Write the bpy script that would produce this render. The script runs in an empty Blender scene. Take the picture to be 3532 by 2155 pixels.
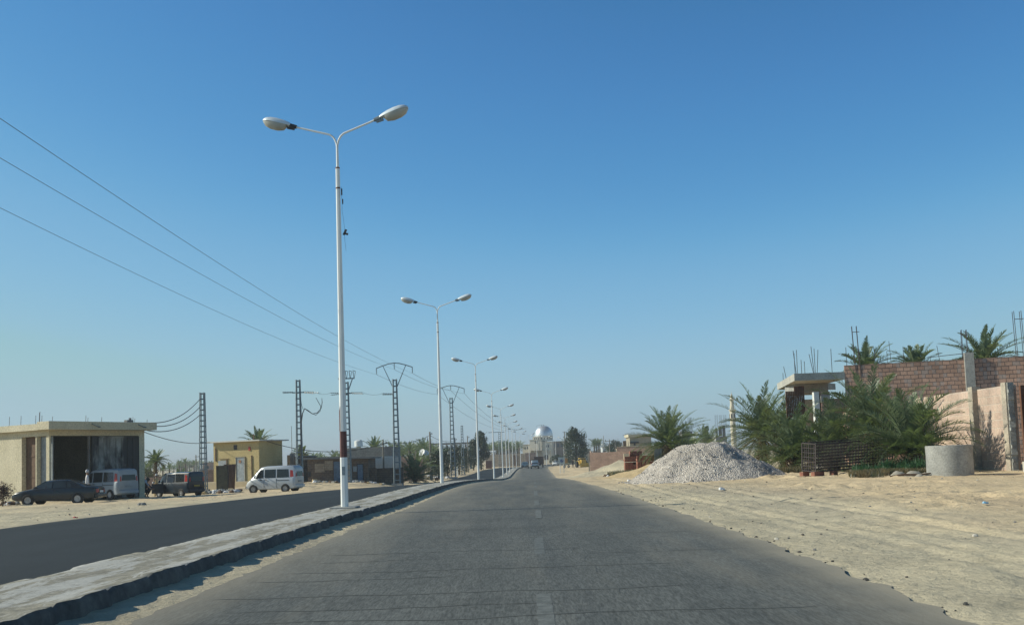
import bpy, bmesh, math, random
from mathutils import Vector, Matrix, noise
PI = math.pi
rad = math.radians
scene = bpy.context.scene
COL = scene.collection
rnd = random.Random(7)

# ------------------------------------------------------------------ camera
F, CX, CY, HC = 3450., 1766., 1324., 1.26
PT = math.atan(248 / 3450.); RL = rad(2.0)
sp, cp, sr, cr = math.sin(PT), math.cos(PT), math.sin(RL), math.cos(RL)
fw = Vector((0, cp, sp)); u0 = Vector((0, -sp, cp)); r0 = Vector((1, 0, 0))
rt = cr * r0 - sr * u0
up = sr * r0 + cr * u0
cam_d = bpy.data.cameras.new('camera'); cam = bpy.data.objects.new('camera', cam_d); COL.objects.link(cam)
cam.matrix_world = Matrix(((rt.x, up.x, -fw.x, 0), (rt.y, up.y, -fw.y, 0), (rt.z, up.z, -fw.z, HC), (0, 0, 0, 1)))
cam_d.sensor_width = 36; cam_d.lens = 36 * F / 3532; cam_d.shift_y = 246.5 / 3532
cam_d.clip_start = 0.1; cam_d.clip_end = 9000
scene.camera = cam

def ray(sx, sy):
    d = fw + rt * ((sx - CX) / F) + up * ((CY - sy) / F)
    return d / d.y
def at(sx, sy, Y):
    d = ray(sx, sy)
    return Vector((d.x * Y, Y, HC + d.z * Y))

# ------------------------------------------------------------------ lie of the land
def interp(P, y):
    if y <= P[0][0]: return P[0][1]
    if y >= P[-1][0]: return P[-1][1]
    for i in range(len(P) - 1):
        a, b = P[i], P[i + 1]
        if y <= b[0]:
            h = b[0] - a[0]; t = (y - a[0]) / h
            def s(k):
                k0 = max(0, k - 1); k1 = min(len(P) - 1, k + 1)
                return (P[k1][1] - P[k0][1]) / (P[k1][0] - P[k0][0])
            m0, m1 = s(i) * h, s(i + 1) * h
            if h > 400: m0 = m1 = 0
            return (2*t**3-3*t*t+1)*a[1]+(t**3-2*t*t+t)*m0+(-2*t**3+3*t*t)*b[1]+(t**3-t*t)*m1
def lin(P, y):
    if y <= P[0][0]: return P[0][1]
    for a, b in zip(P, P[1:]):
        if y <= b[0]: return a[1] + (b[1] - a[1]) * (y - a[0]) / (b[0] - a[0])
    return P[-1][1]
def sm(a, b, x):
    t = min(1, max(0, (x - a) / (b - a))); return t * t * (3 - 2 * t)
GP = [(-200,0),(0,0),(24,0),(51,-.15),(78,-.62),(105,-1.24),(132,-1.63),(160,-1.82),(187,-1.93),(214,-1.78),(241,-1.75),(270,-1.9),(334,-2.3),(360,-2.35),(420,-2.3),(9000,-2.3)]
GE = [(0,0),(25,0),(40,-.07),(50,-.12),(80,-.18),(126,-.1),(200,0),(900,0)]
GL = [(0,0),(25,-.1),(40,-.25),(57,-.55),(64,-.6),(70,-.75),(76,-.9),(82,-.95),(98,-.85),(120,-1.3),(150,-1.8),(200,-1.9),(300,-2.2),(420,-2.3)]
GR = [(0,0),(20,.05),(35,.12),(60,.0),(90,-.45),(140,-1.15),(170,-1.43),(230,-1.5),(300,-1.7),(420,-2.3)]
LAMP = [(-4.09,24.0),(-3.75,51.36),(-2.87,78.72),(-2.22,106.08),(-1.59,133.44),(-1.3,160.8),(-.98,188.16),(-.39,215.52),(.42,242.88),(1.6,268.5),(4.3,292),(6.95,312),(10.6,334),(14.5,352),(18.0,366),(20.8,380)]
MC = [(-60,-5.9),(0,-4.55)] + [(y, x) for x, y in LAMP] + [(400, 26), (430, 36)]         # centre line of the median
RE = [(-60,3.0),(7,3.1),(12,3.25),(30,3.3),(48,3.2),(70,3.6),(100,4.4),(135,5.3),(170,6.3),(222,7.4),(243,8),(270,9.3),(300,12.8),(334,18.5),(352,23),(380,30),(430,45)]
LE = [(-60,-12.6),(25,-11.75),(40,-11.4),(50,-11.2),(80,-10.8),(126,-9.4),(160,-8.9),(187,-8.4),(215,-7.7),(243,-6.8),(270,-5.6),(292,-3.2),(312,-.6),(334,2.8),(352,6.6),(380,12.8),(430,28)]
def mcx(y): return interp(MC, y)
def G(x, y):
    z = interp(GP, y); xe = lin(LE, y); xr = lin(RE, y)
    if x < -5 and y < 230:
        t = min(1, (-5 - x) / 6.5); z += lin(GE, y) * t
        if x < -11.5:
            t2 = sm(11.5, 21, -x); z = z * (1 - t2) + lin(GL, y) * t2
    elif x > xr:
        t = sm(xr, xr + 9, x); z = z * (1 - t) + lin(GR, y) * t
    return z
def fbm(x, y, s, o=3):
    return noise.fractal(Vector((x * s, y * s, 3.7)), 1.0, 2.0, o)
def on(sx, Y, dz=0):
    """the point of the ground at depth Y seen in pixel column sx"""
    X = (sx - CX) / F * Y
    for _ in range(6):
        z = G(X, Y); v = Vector((X, Y, z - HC)); px = CX + F * v.dot(rt) / v.dot(fw)
        X += (sx - px) / F * Y
    return Vector((X, Y, G(X, Y) + dz))

# ------------------------------------------------------------------ materials
MT = {}
def nodes_of(name):
    m = bpy.data.materials.new(name); m.use_nodes = True
    nt = m.node_tree; nt.nodes.clear()
    out = nt.nodes.new('ShaderNodeOutputMaterial'); b = nt.nodes.new('ShaderNodeBsdfPrincipled')
    nt.links.new(b.outputs[0], out.inputs[0]); MT[name] = m
    return m, nt, b
def ramp(nt, stops, src):
    r = nt.nodes.new('ShaderNodeValToRGB'); nt.links.new(src, r.inputs[0])
    e = r.color_ramp.elements
    while len(e) > 2: e.remove(e[-1])
    for i, (p, c) in enumerate(stops):
        if i >= 2: el = e.new(p)
        else: el = e[i]; el.position = p
        el.color = (c[0], c[1], c[2], 1) if isinstance(c, tuple) else (c, c, c, 1)
    return r.outputs[0]
def tex(nt, scale, detail=4, rough=.55, vec=None, dist=0):
    n = nt.nodes.new('ShaderNodeTexNoise'); n.inputs['Scale'].default_value = scale
    n.inputs['Detail'].default_value = detail; n.inputs['Roughness'].default_value = rough
    n.inputs['Distortion'].default_value = dist
    if vec is not None: nt.links.new(vec, n.inputs['Vector'])
    return n.outputs[0]
def mixc(nt, fac, a, b, mode='MIX'):
    m = nt.nodes.new('ShaderNodeMix'); m.data_type = 'RGBA'; m.blend_type = mode
    for i, v in ((0, fac), (6, a), (7, b)):
        if isinstance(v, (int, float)): m.inputs[i].default_value = v
        elif isinstance(v, tuple): m.inputs[i].default_value = (*v, 1)
        else: nt.links.new(v, m.inputs[i])
    return m.outputs[2]
def objco(nt, world=False):
    if world:
        g = nt.nodes.new('ShaderNodeNewGeometry'); return g.outputs['Position']
    t = nt.nodes.new('ShaderNodeTexCoord'); return t.outputs['Object']
def bump(nt, b, h, strength=.4, dist=.02):
    bn = nt.nodes.new('ShaderNodeBump'); bn.inputs['Strength'].default_value = strength
    bn.inputs['Distance'].default_value = dist; nt.links.new(h, bn.inputs['Height'])
    nt.links.new(bn.outputs[0], b.inputs['Normal'])
def mat(name, c, c2=None, rough=.8, scale=3, metal=0, bmp=0, spec=None, fine=0, world=False, lo=.35, hi=.65):
    if name in MT: return MT[name]
    m, nt, b = nodes_of(name)
    c2 = c2 or tuple(v * .75 for v in c)
    co = objco(nt, world)
    n1 = tex(nt, scale, 5, .6, co)
    col = ramp(nt, [(lo, c2), (hi, c)], n1)
    if fine:
        n2 = tex(nt, fine, 3, .7, co)
        col = mixc(nt, 1.0, col, ramp(nt, [(.3, .7), (.7, 1.15)], n2), 'MULTIPLY')
    nt.links.new(col, b.inputs['Base Color'])
    b.inputs['Roughness'].default_value = rough; b.inputs['Metallic'].default_value = metal
    if spec is not None: b.inputs['Specular IOR Level'].default_value = spec
    if bmp: bump(nt, b, tex(nt, fine or scale * 5, 4, .6, co), bmp)
    return m
def brick(name, c1, c2, mortar, bw, bh, ms=.012, light=None, rough=.9, stain=.25):
    if name in MT: return MT[name]
    m, nt, b = nodes_of(name)
    co = objco(nt); s = nt.nodes.new('ShaderNodeSeparateXYZ'); nt.links.new(co, s.inputs[0])
    ad = nt.nodes.new('ShaderNodeMath'); ad.operation = 'ADD'
    nt.links.new(s.outputs[0], ad.inputs[0]); nt.links.new(s.outputs[1], ad.inputs[1])
    cb = nt.nodes.new('ShaderNodeCombineXYZ'); nt.links.new(ad.outputs[0], cb.inputs[0]); nt.links.new(s.outputs[2], cb.inputs[1])
    wob = nt.nodes.new('ShaderNodeTexNoise'); wob.inputs['Scale'].default_value = 1.7; nt.links.new(co, wob.inputs['Vector'])
    vm = nt.nodes.new('ShaderNodeVectorMath'); vm.operation = 'MULTIPLY_ADD'
    nt.links.new(wob.outputs['Color'], vm.inputs[0]); vm.inputs[1].default_value = (.07, .07, 0); nt.links.new(cb.outputs[0], vm.inputs[2])
    t = nt.nodes.new('ShaderNodeTexBrick'); t.inputs['Scale'].default_value = 1
    t.inputs['Brick Width'].default_value = bw; t.inputs['Row Height'].default_value = bh
    t.inputs['Mortar Size'].default_value = ms; t.inputs['Mortar Smooth'].default_value = .2; t.inputs['Bias'].default_value = -.1
    t.inputs['Color1'].default_value = (*c1, 1); t.inputs['Color2'].default_value = (*c2, 1); t.inputs['Mortar'].default_value = (*mortar, 1)
    nt.links.new(vm.outputs[0], t.inputs['Vector'])
    col = t.outputs['Color']
    if light:   # a few paler blocks
        w = nt.nodes.new('ShaderNodeTexWhiteNoise'); w.noise_dimensions = '2D'
        sx = nt.nodes.new('ShaderNodeVectorMath'); sx.operation = 'DIVIDE'; nt.links.new(vm.outputs[0], sx.inputs[0]); sx.inputs[1].default_value = (bw * .5, bh, 1)
        fl = nt.nodes.new('ShaderNodeVectorMath'); fl.operation = 'FLOOR'; nt.links.new(sx.outputs[0], fl.inputs[0]); nt.links.new(fl.outputs[0], w.inputs['Vector'])
        col = mixc(nt, ramp(nt, [(.84, 0.), (.86, .45)], w.outputs[0]), col, light)
    col = mixc(nt, 1., col, ramp(nt, [(.3, 1 - stain), (.7, 1.12)], tex(nt, .9, 6, .65, co)), 'MULTIPLY')
    col = mixc(nt, 1., col, ramp(nt, [(.3, .8), (.7, 1.15)], tex(nt, 14, 3, .6, co)), 'MULTIPLY')
    nt.links.new(col, b.inputs['Base Color']); b.inputs['Roughness'].default_value = rough
    iv = nt.nodes.new('ShaderNodeMath'); iv.operation = 'SUBTRACT'; iv.inputs[0].default_value = 1; nt.links.new(t.outputs['Fac'], iv.inputs[1])
    bump(nt, b, iv.outputs[0], .8, .02)
    return m

# ------------------------------------------------------------------ mesh builder
class MB:
    def __init__(s): s.v = []; s.f = []; s.m = []
    def add(s, vs, fs, mi=0):
        o = len(s.v); s.v += [tuple(v) for v in vs]; s.f += [tuple(i + o for i in f) for f in fs]; s.m += [mi] * len(fs)
    def box(s, c, d, rz=0, mi=0, M=None, taper=1):
        x, y, z = d[0] / 2, d[1] / 2, d[2] / 2
        vs = []
        for k, (i, j) in enumerate(((-1,-1),(1,-1),(1,1),(-1,1))): vs.append(Vector((i * x, j * y, -z)))
        for k, (i, j) in enumerate(((-1,-1),(1,-1),(1,1),(-1,1))): vs.append(Vector((i * x * taper, j * y * taper, z)))
        R = M or Matrix.Rotation(rz, 3, 'Z')
        s.add([R @ v + Vector(c) for v in vs], [(3,2,1,0),(4,5,6,7),(0,1,5,4),(1,2,6,5),(2,3,7,6),(3,0,4,7)], mi)
    def bar(s, a, b, w, h=None, mi=0):
        a, b = Vector(a), Vector(b); d = b - a; L = d.length
        if L < 1e-6: return
        q = d.to_track_quat('Z', 'Y').to_matrix()
        s.box((a + b) / 2, (w, h or w, L), M=q, mi=mi)
    def tube(s, pts, r, n=8, mi=0, cap=True):
        pts = [Vector(p) for p in pts]; rs = r if isinstance(r, (list, tuple)) else [r] * len(pts)
        o = len(s.v); up_ = None
        for i, p in enumerate(pts):
            d = (pts[min(i + 1, len(pts) - 1)] - pts[max(i - 1, 0)]).normalized()
            if up_ is None: up_ = Vector((0, 0, 1)) if abs(d.z) < .9 else Vector((1, 0, 0))
            a = d.cross(up_).normalized(); b = a.cross(d).normalized(); up_ = b
            for k in range(n):
                t = 2 * PI * (k + .5) / n; s.v.append(tuple(p + (a * math.cos(t) + b * math.sin(t)) * rs[i]))
        for i in range(len(pts) - 1):
            for k in range(n):
                k2 = (k + 1) % n
                s.f.append((o + i*n + k, o + i*n + k2, o + (i+1)*n + k2, o + (i+1)*n + k)); s.m.append(mi)
        if cap and n > 2:
            s.f.append(tuple(o + k for k in reversed(range(n)))); s.m.append(mi)
            e = o + (len(pts) - 1) * n; s.f.append(tuple(e + k for k in range(n))); s.m.append(mi)
    def lathe(s, prof, n=16, c=(0,0,0), mi=0, M=None):
        o = len(s.v); M = M or Matrix.Identity(3); c = Vector(c)
        for r, z in prof:
            for k in range(n):
                t = 2 * PI * k / n; s.v.append(tuple(M @ Vector((r * math.cos(t), r * math.sin(t), z)) + c))
        for i in range(len(prof) - 1):
            for k in range(n):
                k2 = (k + 1) % n
                s.f.append((o+i*n+k, o+i*n+k2, o+(i+1)*n+k2, o+(i+1)*n+k)); s.m.append(mi)
        if prof[0][0] > 1e-4: s.f.append(tuple(o + k for k in reversed(range(n)))); s.m.append(mi)
        if prof[-1][0] > 1e-4:
            e = o + (len(prof) - 1) * n; s.f.append(tuple(e + k for k in range(n))); s.m.append(mi)
    def prism(s, poly, z0, z1, mi=0):
        a = sum(poly[i][0]*poly[(i+1) % len(poly)][1] - poly[(i+1) % len(poly)][0]*poly[i][1] for i in range(len(poly)))
        if a < 0: poly = poly[::-1]
        n = len(poly); vs = [(x, y, z0) for x, y in poly] + [(x, y, z1) for x, y in poly]
        s.add(vs, [tuple(reversed(range(n))), tuple(range(n, 2*n))] + [(i, (i+1) % n, n + (i+1) % n, n + i) for i in range(n)], mi)
    def rings(s, rings, mi=0, cap=True, closed=True):
        o = len(s.v); n = len(rings[0])
        for r in rings: s.v += [tuple(p) for p in r]
        for i in range(len(rings) - 1):
            for k in range(n if closed else n - 1):
                k2 = (k + 1) % n
                s.f.append((o+i*n+k, o+i*n+k2, o+(i+1)*n+k2, o+(i+1)*n+k)); s.m.append(mi)
        if cap:
            s.f.append(tuple(o + k for k in reversed(range(n)))); s.m.append(mi)
            e = o + (len(rings)-1)*n; s.f.append(tuple(e + k for k in range(n))); s.m.append(mi)
    def build(s, name, mats, parent=None, smooth=None, bevel=0):
        me = bpy.data.meshes.new(name); me.from_pydata(s.v, [], s.f)
        for m in (mats if isinstance(mats, (list, tuple)) else [mats]): me.materials.append(m)
        if len(me.materials) > 1: me.polygons.foreach_set('material_index', s.m)
        if smooth is not None:
            me.polygons.foreach_set('use_smooth', [True] * len(s.f)); me.set_sharp_from_angle(angle=rad(smooth))
        me.update()
        o = bpy.data.objects.new(name, me); COL.objects.link(o)
        if parent: o.parent = parent
        if bevel:
            b = o.modifiers.new('b', 'BEVEL'); b.width = bevel; b.segments = 2; b.limit_method = 'ANGLE'
        return o
def tag(o, label, cat=None, group=None, kind=None):
    o['label'] = label
    if cat: o['category'] = cat
    if group: o['group'] = group
    if kind: o['kind'] = kind
    return o
def thing(name, label, cat, loc=(0,0,0), rz=0, group=None, sc=1):
    o = bpy.data.objects.new(name, None); COL.objects.link(o); o.location = loc; o.rotation_euler = (0, 0, rz)
    o.scale = (sc, sc, sc); o.empty_display_size = .1
    return tag(o, label, cat, group)
def copy_thing(r, loc, rz=0, label=None, group=None, sc=None, cat=None):
    def cp_(o, par):
        c = o.copy(); COL.objects.link(c); c.parent = par
        for ch in list(o.children): cp_(ch, c)
        return c
    c = cp_(r, None); c.location = loc; c.rotation_euler = (0, 0, rz)
    if sc: c.scale = (sc, sc, sc)
    if label: c['label'] = label
    if group: c['group'] = group
    if cat: c['category'] = cat
    return c

# ------------------------------------------------------------------ palette
WHITE = mat('white_paint', (.82,.84,.82), (.66,.67,.64), .55, 2.5, fine=30)
POLEW = mat('pole_paint', (.84,.85,.82), (.76,.77,.74), .5, .8)
REDB = mat('brown_red_paint', (.17,.065,.055), (.10,.045,.04), .7, 5, fine=40)
GALV = mat('galvanised_steel', (.22,.27,.30), (.13,.17,.19), .55, 4, metal=.3)
DARKM = mat('dark_metal', (.05,.05,.055), (.03,.03,.03), .5, 6, metal=.3)
CABLE = mat('cable_black', (.03,.03,.035), None, .6)
CONC = mat('concrete', (.40,.40,.37), (.27,.27,.25), .9, 1.6, bmp=.4, fine=18)
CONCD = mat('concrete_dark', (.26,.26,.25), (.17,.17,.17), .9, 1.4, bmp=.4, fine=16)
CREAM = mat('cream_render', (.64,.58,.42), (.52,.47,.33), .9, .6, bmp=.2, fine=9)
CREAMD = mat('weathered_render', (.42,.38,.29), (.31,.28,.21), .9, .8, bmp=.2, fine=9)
YELL = mat('yellow_render', (.52,.42,.21), (.43,.34,.16), .9, .7, bmp=.2, fine=8)
GLASSD = mat('dark_glass', (.02,.025,.03), (.015,.018,.02), .08, 1)
GLASSL = mat('lamp_glass', (.44,.44,.40), (.35,.35,.31), .25, 3)
RUBBER = mat('tyre_rubber', (.02,.02,.02), None, .8)
RIM = mat('wheel_rim', (.45,.46,.47), (.3,.3,.3), .35, 8, metal=.5)
SILVER = mat('silver_car_paint', (.60,.64,.68), (.54,.58,.62), .42, 1.0, metal=.2)
BLACKP = mat('black_car_paint', (.022,.028,.032), (.015,.018,.02), .25, 2)
NAVY = mat('navy_van_paint', (.015,.028,.045), (.01,.018,.03), .3, 2)
PLAST = mat('dark_plastic', (.035,.035,.035), None, .6)
REDL = mat('red_lamp', (.45,.03,.02), None, .3)
WLITE = mat('clear_lamp', (.75,.78,.8), None, .15)
RUST = mat('rusty_steel', (.24,.10,.05), (.11,.055,.035), .85, 5, fine=30)
WOODB = mat('brown_wood', (.17,.10,.06), (.10,.06,.035), .8, 5, fine=24)
REBAR = mat('rebar_rust', (.10,.08,.08), (.06,.05,.05), .8, 6)
BARK = mat('palm_trunk', (.16,.11,.07), (.07,.05,.03), .95, 9, bmp=.9, fine=26)
BARK2 = mat('tree_bark', (.10,.08,.06), (.05,.04,.03), .95, 9)
PINK = mat('pale_cloth', (.6,.6,.62), None, .9)
TAN = mat('tan_cloth', (.52,.40,.22), None, .9)
BLUEC = mat('pale_blue_cloth', (.42,.50,.62), None, .9)
BLKC = mat('black_cloth', (.025,.025,.03), None, .9)
SKIN = mat('skin', (.28,.16,.10), None, .6)
HAIR = mat('hair', (.012,.01,.01), None, .7)
BLUED = mat('blue_door_paint', (.13,.20,.28), (.09,.14,.2), .6, 2, fine=9)
GREYD = mat('grey_door_paint', (.34,.38,.40), (.24,.27,.28), .55, 2, fine=9)
PLASTICB = mat('blue_plastic', (.12,.35,.55), None, .4)
PLASTICW = mat('white_plastic', (.8,.8,.8), None, .4)
PLASTICR = mat('red_plastic', (.5,.05,.04), None, .4)
YELM = mat('machine_yellow', (.55,.36,.06), (.42,.27,.04), .5, 3)
BRK_D = brick('hollow_brick_wall', (.62,.385,.28), (.42,.26,.19), (.15,.12,.10), .33, .20, .015, light=(.42,.40,.38), stain=.4)
BRK_P = brick('pink_block_wall', (.58,.43,.34), (.50,.37,.29), (.60,.50,.41), .52, .30, .018, light=(.60,.47,.36), stain=.28)
BRK_F = brick('far_brick_wall', (.46,.30,.23), (.38,.25,.19), (.33,.24,.18), .40, .22, .02, stain=.35)
BRK_T = brick('tan_block_wall', (.42,.34,.25), (.36,.28,.2), (.32,.26,.19), .40, .22, .02, stain=.3)
BRK_G = brick('grey_block_wall', (.34,.34,.31), (.29,.29,.27), (.24,.24,.22), .40, .20, .02, stain=.3)
BRK_B = brick('brown_block_wall', (.21,.155,.115), (.16,.12,.09), (.12,.09,.07), .40, .22, .02, stain=.4)

def leafmat(name, a, b2, c):
    m, nt, b = nodes_of(name)
    co = objco(nt)
    col = ramp(nt, [(.3, a), (.55, b2), (.75, c)], tex(nt, 2.2, 4, .7, co))
    nt.links.new(col, b.inputs['Base Color']); b.inputs['Roughness'].default_value = .42
    b.inputs['Specular IOR Level'].default_value = .6
    tr = nt.nodes.new('ShaderNodeBsdfTranslucent'); nt.links.new(mixc(nt, 1., col, (1.6,1.7,.9), 'MULTIPLY'), tr.inputs[0])
    mx = nt.nodes.new('ShaderNodeMixShader'); mx.inputs[0].default_value = .3
    nt.links.new(b.outputs[0], mx.inputs[1]); nt.links.new(tr.outputs[0], mx.inputs[2])
    nt.links.new(mx.outputs[0], [n for n in nt.nodes if n.type == 'OUTPUT_MATERIAL'][0].inputs[0])
    return m
PALM = leafmat('palm_leaf', (.09,.125,.07), (.14,.185,.10), (.25,.285,.165))
PALMD = leafmat('dry_palm_leaf', (.16,.13,.08), (.22,.18,.11), (.30,.24,.14))
LEAF = leafmat('dark_tree_leaf', (.03,.048,.03), (.045,.068,.04), (.075,.10,.06))
GRASS = leafmat('grass_blade', (.04,.095,.045), (.06,.14,.065), (.12,.19,.09))
SCRUB = leafmat('scrub_leaf', (.06,.075,.05), (.09,.10,.06), (.15,.14,.09))
AIR, DUST, OZ, SKY, SUN, EXPO, HAZE = 0.6, 0.1, 8, .13, 4.8, 0.0, .0005
# ------------------------------------------------------------------ ground, roads, median
def sand_mat():
    m, nt, b = nodes_of('sand')
    co = objco(nt, True)
    c = ramp(nt, [(.32, (.42,.38,.275)), (.5, (.54,.485,.345)), (.68, (.64,.56,.38))], tex(nt, .22, 8, .62, co))
    sc = nt.nodes.new('ShaderNodeMapping'); nt.links.new(co, sc.inputs[0]); sc.inputs['Scale'].default_value = (1, .25, 1); sc.inputs['Rotation'].default_value = (0, 0, .25)
    c = mixc(nt, ramp(nt, [(.48, 0.), (.64, .55)], tex(nt, .35, 6, .6, sc.outputs[0], .6)), c, (.40,.36,.275))
    c = mixc(nt, 1., c, ramp(nt, [(.32, .88), (.6, 1.05)], tex(nt, 9, 4, .7, co)), 'MULTIPLY')
    c = mixc(nt, 1., c, ramp(nt, [(.34, .88), (.52, 1.03)], tex(nt, 1.1, 6, .62, co, .2)), 'MULTIPLY')
    la = nt.nodes.new('ShaderNodeAttribute'); la.attribute_name = 'loose'
    c = mixc(nt, la.outputs['Fac'], mixc(nt, 1., c, (1.01,.985,.97), 'MULTIPLY'), mixc(nt, 1., c, (1.2,1.05,.93), 'MULTIPLY'))
    v = nt.nodes.new('ShaderNodeTexVoronoi'); v.inputs['Scale'].default_value = 3.4; nt.links.new(co, v.inputs['Vector'])
    c = mixc(nt, ramp(nt, [(.045, .75), (.075, 0.)], v.outputs['Distance']), c, (.17,.15,.12))
    nt.links.new(c, b.inputs['Base Color']); b.inputs['Roughness'].default_value = .95; b.inputs['Specular IOR Level'].default_value = .15
    bump(nt, b, tex(nt, 5, 8, .68, co), .8, .08)
    return m
SAND = sand_mat()
def asphalt(name, c1, c2, speck, dust):
    m, nt, b = nodes_of(name)
    co = objco(nt, True)
    mp = nt.nodes.new('ShaderNodeMapping'); nt.links.new(co, mp.inputs[0]); mp.inputs['Scale'].default_value = (1, .12, 1)
    c = ramp(nt, [(.35, c1), (.65, c2)], tex(nt, .9, 5, .55, mp.outputs[0]))
    c = mixc(nt, 1., c, ramp(nt, [(.3, .86), (.7, 1.12)], tex(nt, .5, 6, .65, co)), 'MULTIPLY')
    if speck:
        c = mixc(nt, 1., c, ramp(nt, [(.36, 1 - speck), (.64, 1 + speck)], tex(nt, 48, 3, .8, mp.outputs[0])), 'MULTIPLY')
        c = mixc(nt, 1., c, ramp(nt, [(.34, 1 - speck * .55), (.66, 1 + speck * .55)], tex(nt, 17, 4, .75, mp.outputs[0])), 'MULTIPLY')
    at_ = nt.nodes.new('ShaderNodeAttribute'); at_.attribute_name = 'dust'
    ad = nt.nodes.new('ShaderNodeMath'); ad.operation = 'ADD'; nt.links.new(at_.outputs['Fac'], ad.inputs[0])
    nz = nt.nodes.new('ShaderNodeMath'); nz.operation = 'MULTIPLY_ADD'; nt.links.new(tex(nt, 1.1, 6, .65, mp.outputs[0]), nz.inputs[0]); nz.inputs[1].default_value = .9; nz.inputs[2].default_value = -.5
    nt.links.new(nz.outputs[0], ad.inputs[1])
    c = mixc(nt, ramp(nt, [(.12, 0.), (.95, .8)], ad.outputs[0]), c, dust)
    nt.links.new(c, b.inputs['Base Color']); b.inputs['Roughness'].default_value = .85; b.inputs['Specular IOR Level'].default_value = .3
    bump(nt, b, tex(nt, 60, 4, .7, co), .5, .01)
    return m
ASPH = asphalt('old_asphalt', (.096,.102,.095), (.122,.128,.118), .34, (.36,.32,.24))
ASPHN = asphalt('new_asphalt', (.017,.023,.025), (.024,.031,.034), .12, (.22,.21,.17))
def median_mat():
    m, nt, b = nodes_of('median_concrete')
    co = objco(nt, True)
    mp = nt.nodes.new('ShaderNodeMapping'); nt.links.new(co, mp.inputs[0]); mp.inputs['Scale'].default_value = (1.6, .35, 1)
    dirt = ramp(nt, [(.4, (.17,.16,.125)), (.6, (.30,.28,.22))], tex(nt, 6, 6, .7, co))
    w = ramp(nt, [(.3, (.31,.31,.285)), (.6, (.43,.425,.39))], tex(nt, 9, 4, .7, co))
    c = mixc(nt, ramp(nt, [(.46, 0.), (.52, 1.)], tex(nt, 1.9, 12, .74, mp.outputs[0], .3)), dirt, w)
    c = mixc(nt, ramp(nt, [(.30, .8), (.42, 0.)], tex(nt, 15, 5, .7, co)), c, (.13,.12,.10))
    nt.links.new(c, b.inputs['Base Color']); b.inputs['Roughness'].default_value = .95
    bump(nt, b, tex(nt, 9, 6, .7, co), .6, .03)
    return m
MEDM = median_mat()
KERB_SHADE = mat('shaded_kerb_concrete', (.15,.14,.125), (.08,.075,.07), .95, 2.2, fine=12, world=True)  # right kerb face: concrete darkened, its shadow side is put into the colour

def my_half(y): return .78 if y < 60 else .72
def med_r(y): return mcx(y) + (lin([(0,.85),(10,.72),(20,.72),(25,.86),(40,.85),(60,.8),(400,.72)], y))
def med_l(y): return mcx(y) - (lin([(0,.85),(10,.85),(25,.65),(40,.8),(60,.8),(400,.72)], y))
def ribbon(name, left, right, ys, nx, dz, m, dust=None, zf=G):
    vs, fs, du = [], [], []
    for y in ys:
        l, r = left(y), right(y)
        for i in range(nx + 1):
            x = l + (r - l) * i / nx
            vs.append((x, y, zf(x, y) + (dz(x, y, i / nx) if callable(dz) else dz)))
            if dust: du.append(dust(x - l, r - x, y))
    n = nx + 1
    for j in range(len(ys) - 1):
        for i in range(nx): fs.append((j*n+i, j*n+i+1, (j+1)*n+i+1, (j+1)*n+i))
    me = bpy.data.meshes.new(name); me.from_pydata(vs, [], fs); me.materials.append(m)
    if dust:
        a = me.attributes.new('dust', 'FLOAT', 'POINT'); a.data.foreach_set('value', du)
    me.polygons.foreach_set('use_smooth', [True] * len(fs))
    o = bpy.data.objects.new(name, me); COL.objects.link(o); o['kind'] = 'structure'
    return o
def steps(y0, y1, f=.02, m=.25):
    ys = [y0]
    while ys[-1] < y1: ys.append(min(y1, ys[-1] + max(m, abs(ys[-1]) * f)))
    return ys
ysR = steps(-30, 415)
def rag(y, a, seed): return a * noise.noise(Vector((seed, y * 1.3, 0))) + a * .6 * noise.noise(Vector((seed + 5, y * 4.1, 0)))
ribbon('road', lambda y: med_r(y) - .05, lambda y: lin(RE, y) + .12 * rag(y, 1, 3.3), steps(-30, 415, .012, .12), 16, 0.012, ASPH,
       lambda l, r, y: .75 * math.exp(-max(0, l - .3) / .55) + .85 * math.exp(-max(0, r) / .45) + .12 + (.12 if y > 25 else .05 * y / 25) )
ribbon('opposite_road', lambda y: lin(LE, y) + .08 * rag(y, 1, 9), lambda y: med_l(y) + .05, ysR, 12, 0.012, ASPHN,
       lambda l, r, y: .30 * math.exp(-l / .25) + .12 * math.exp(-r / .3))

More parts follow.
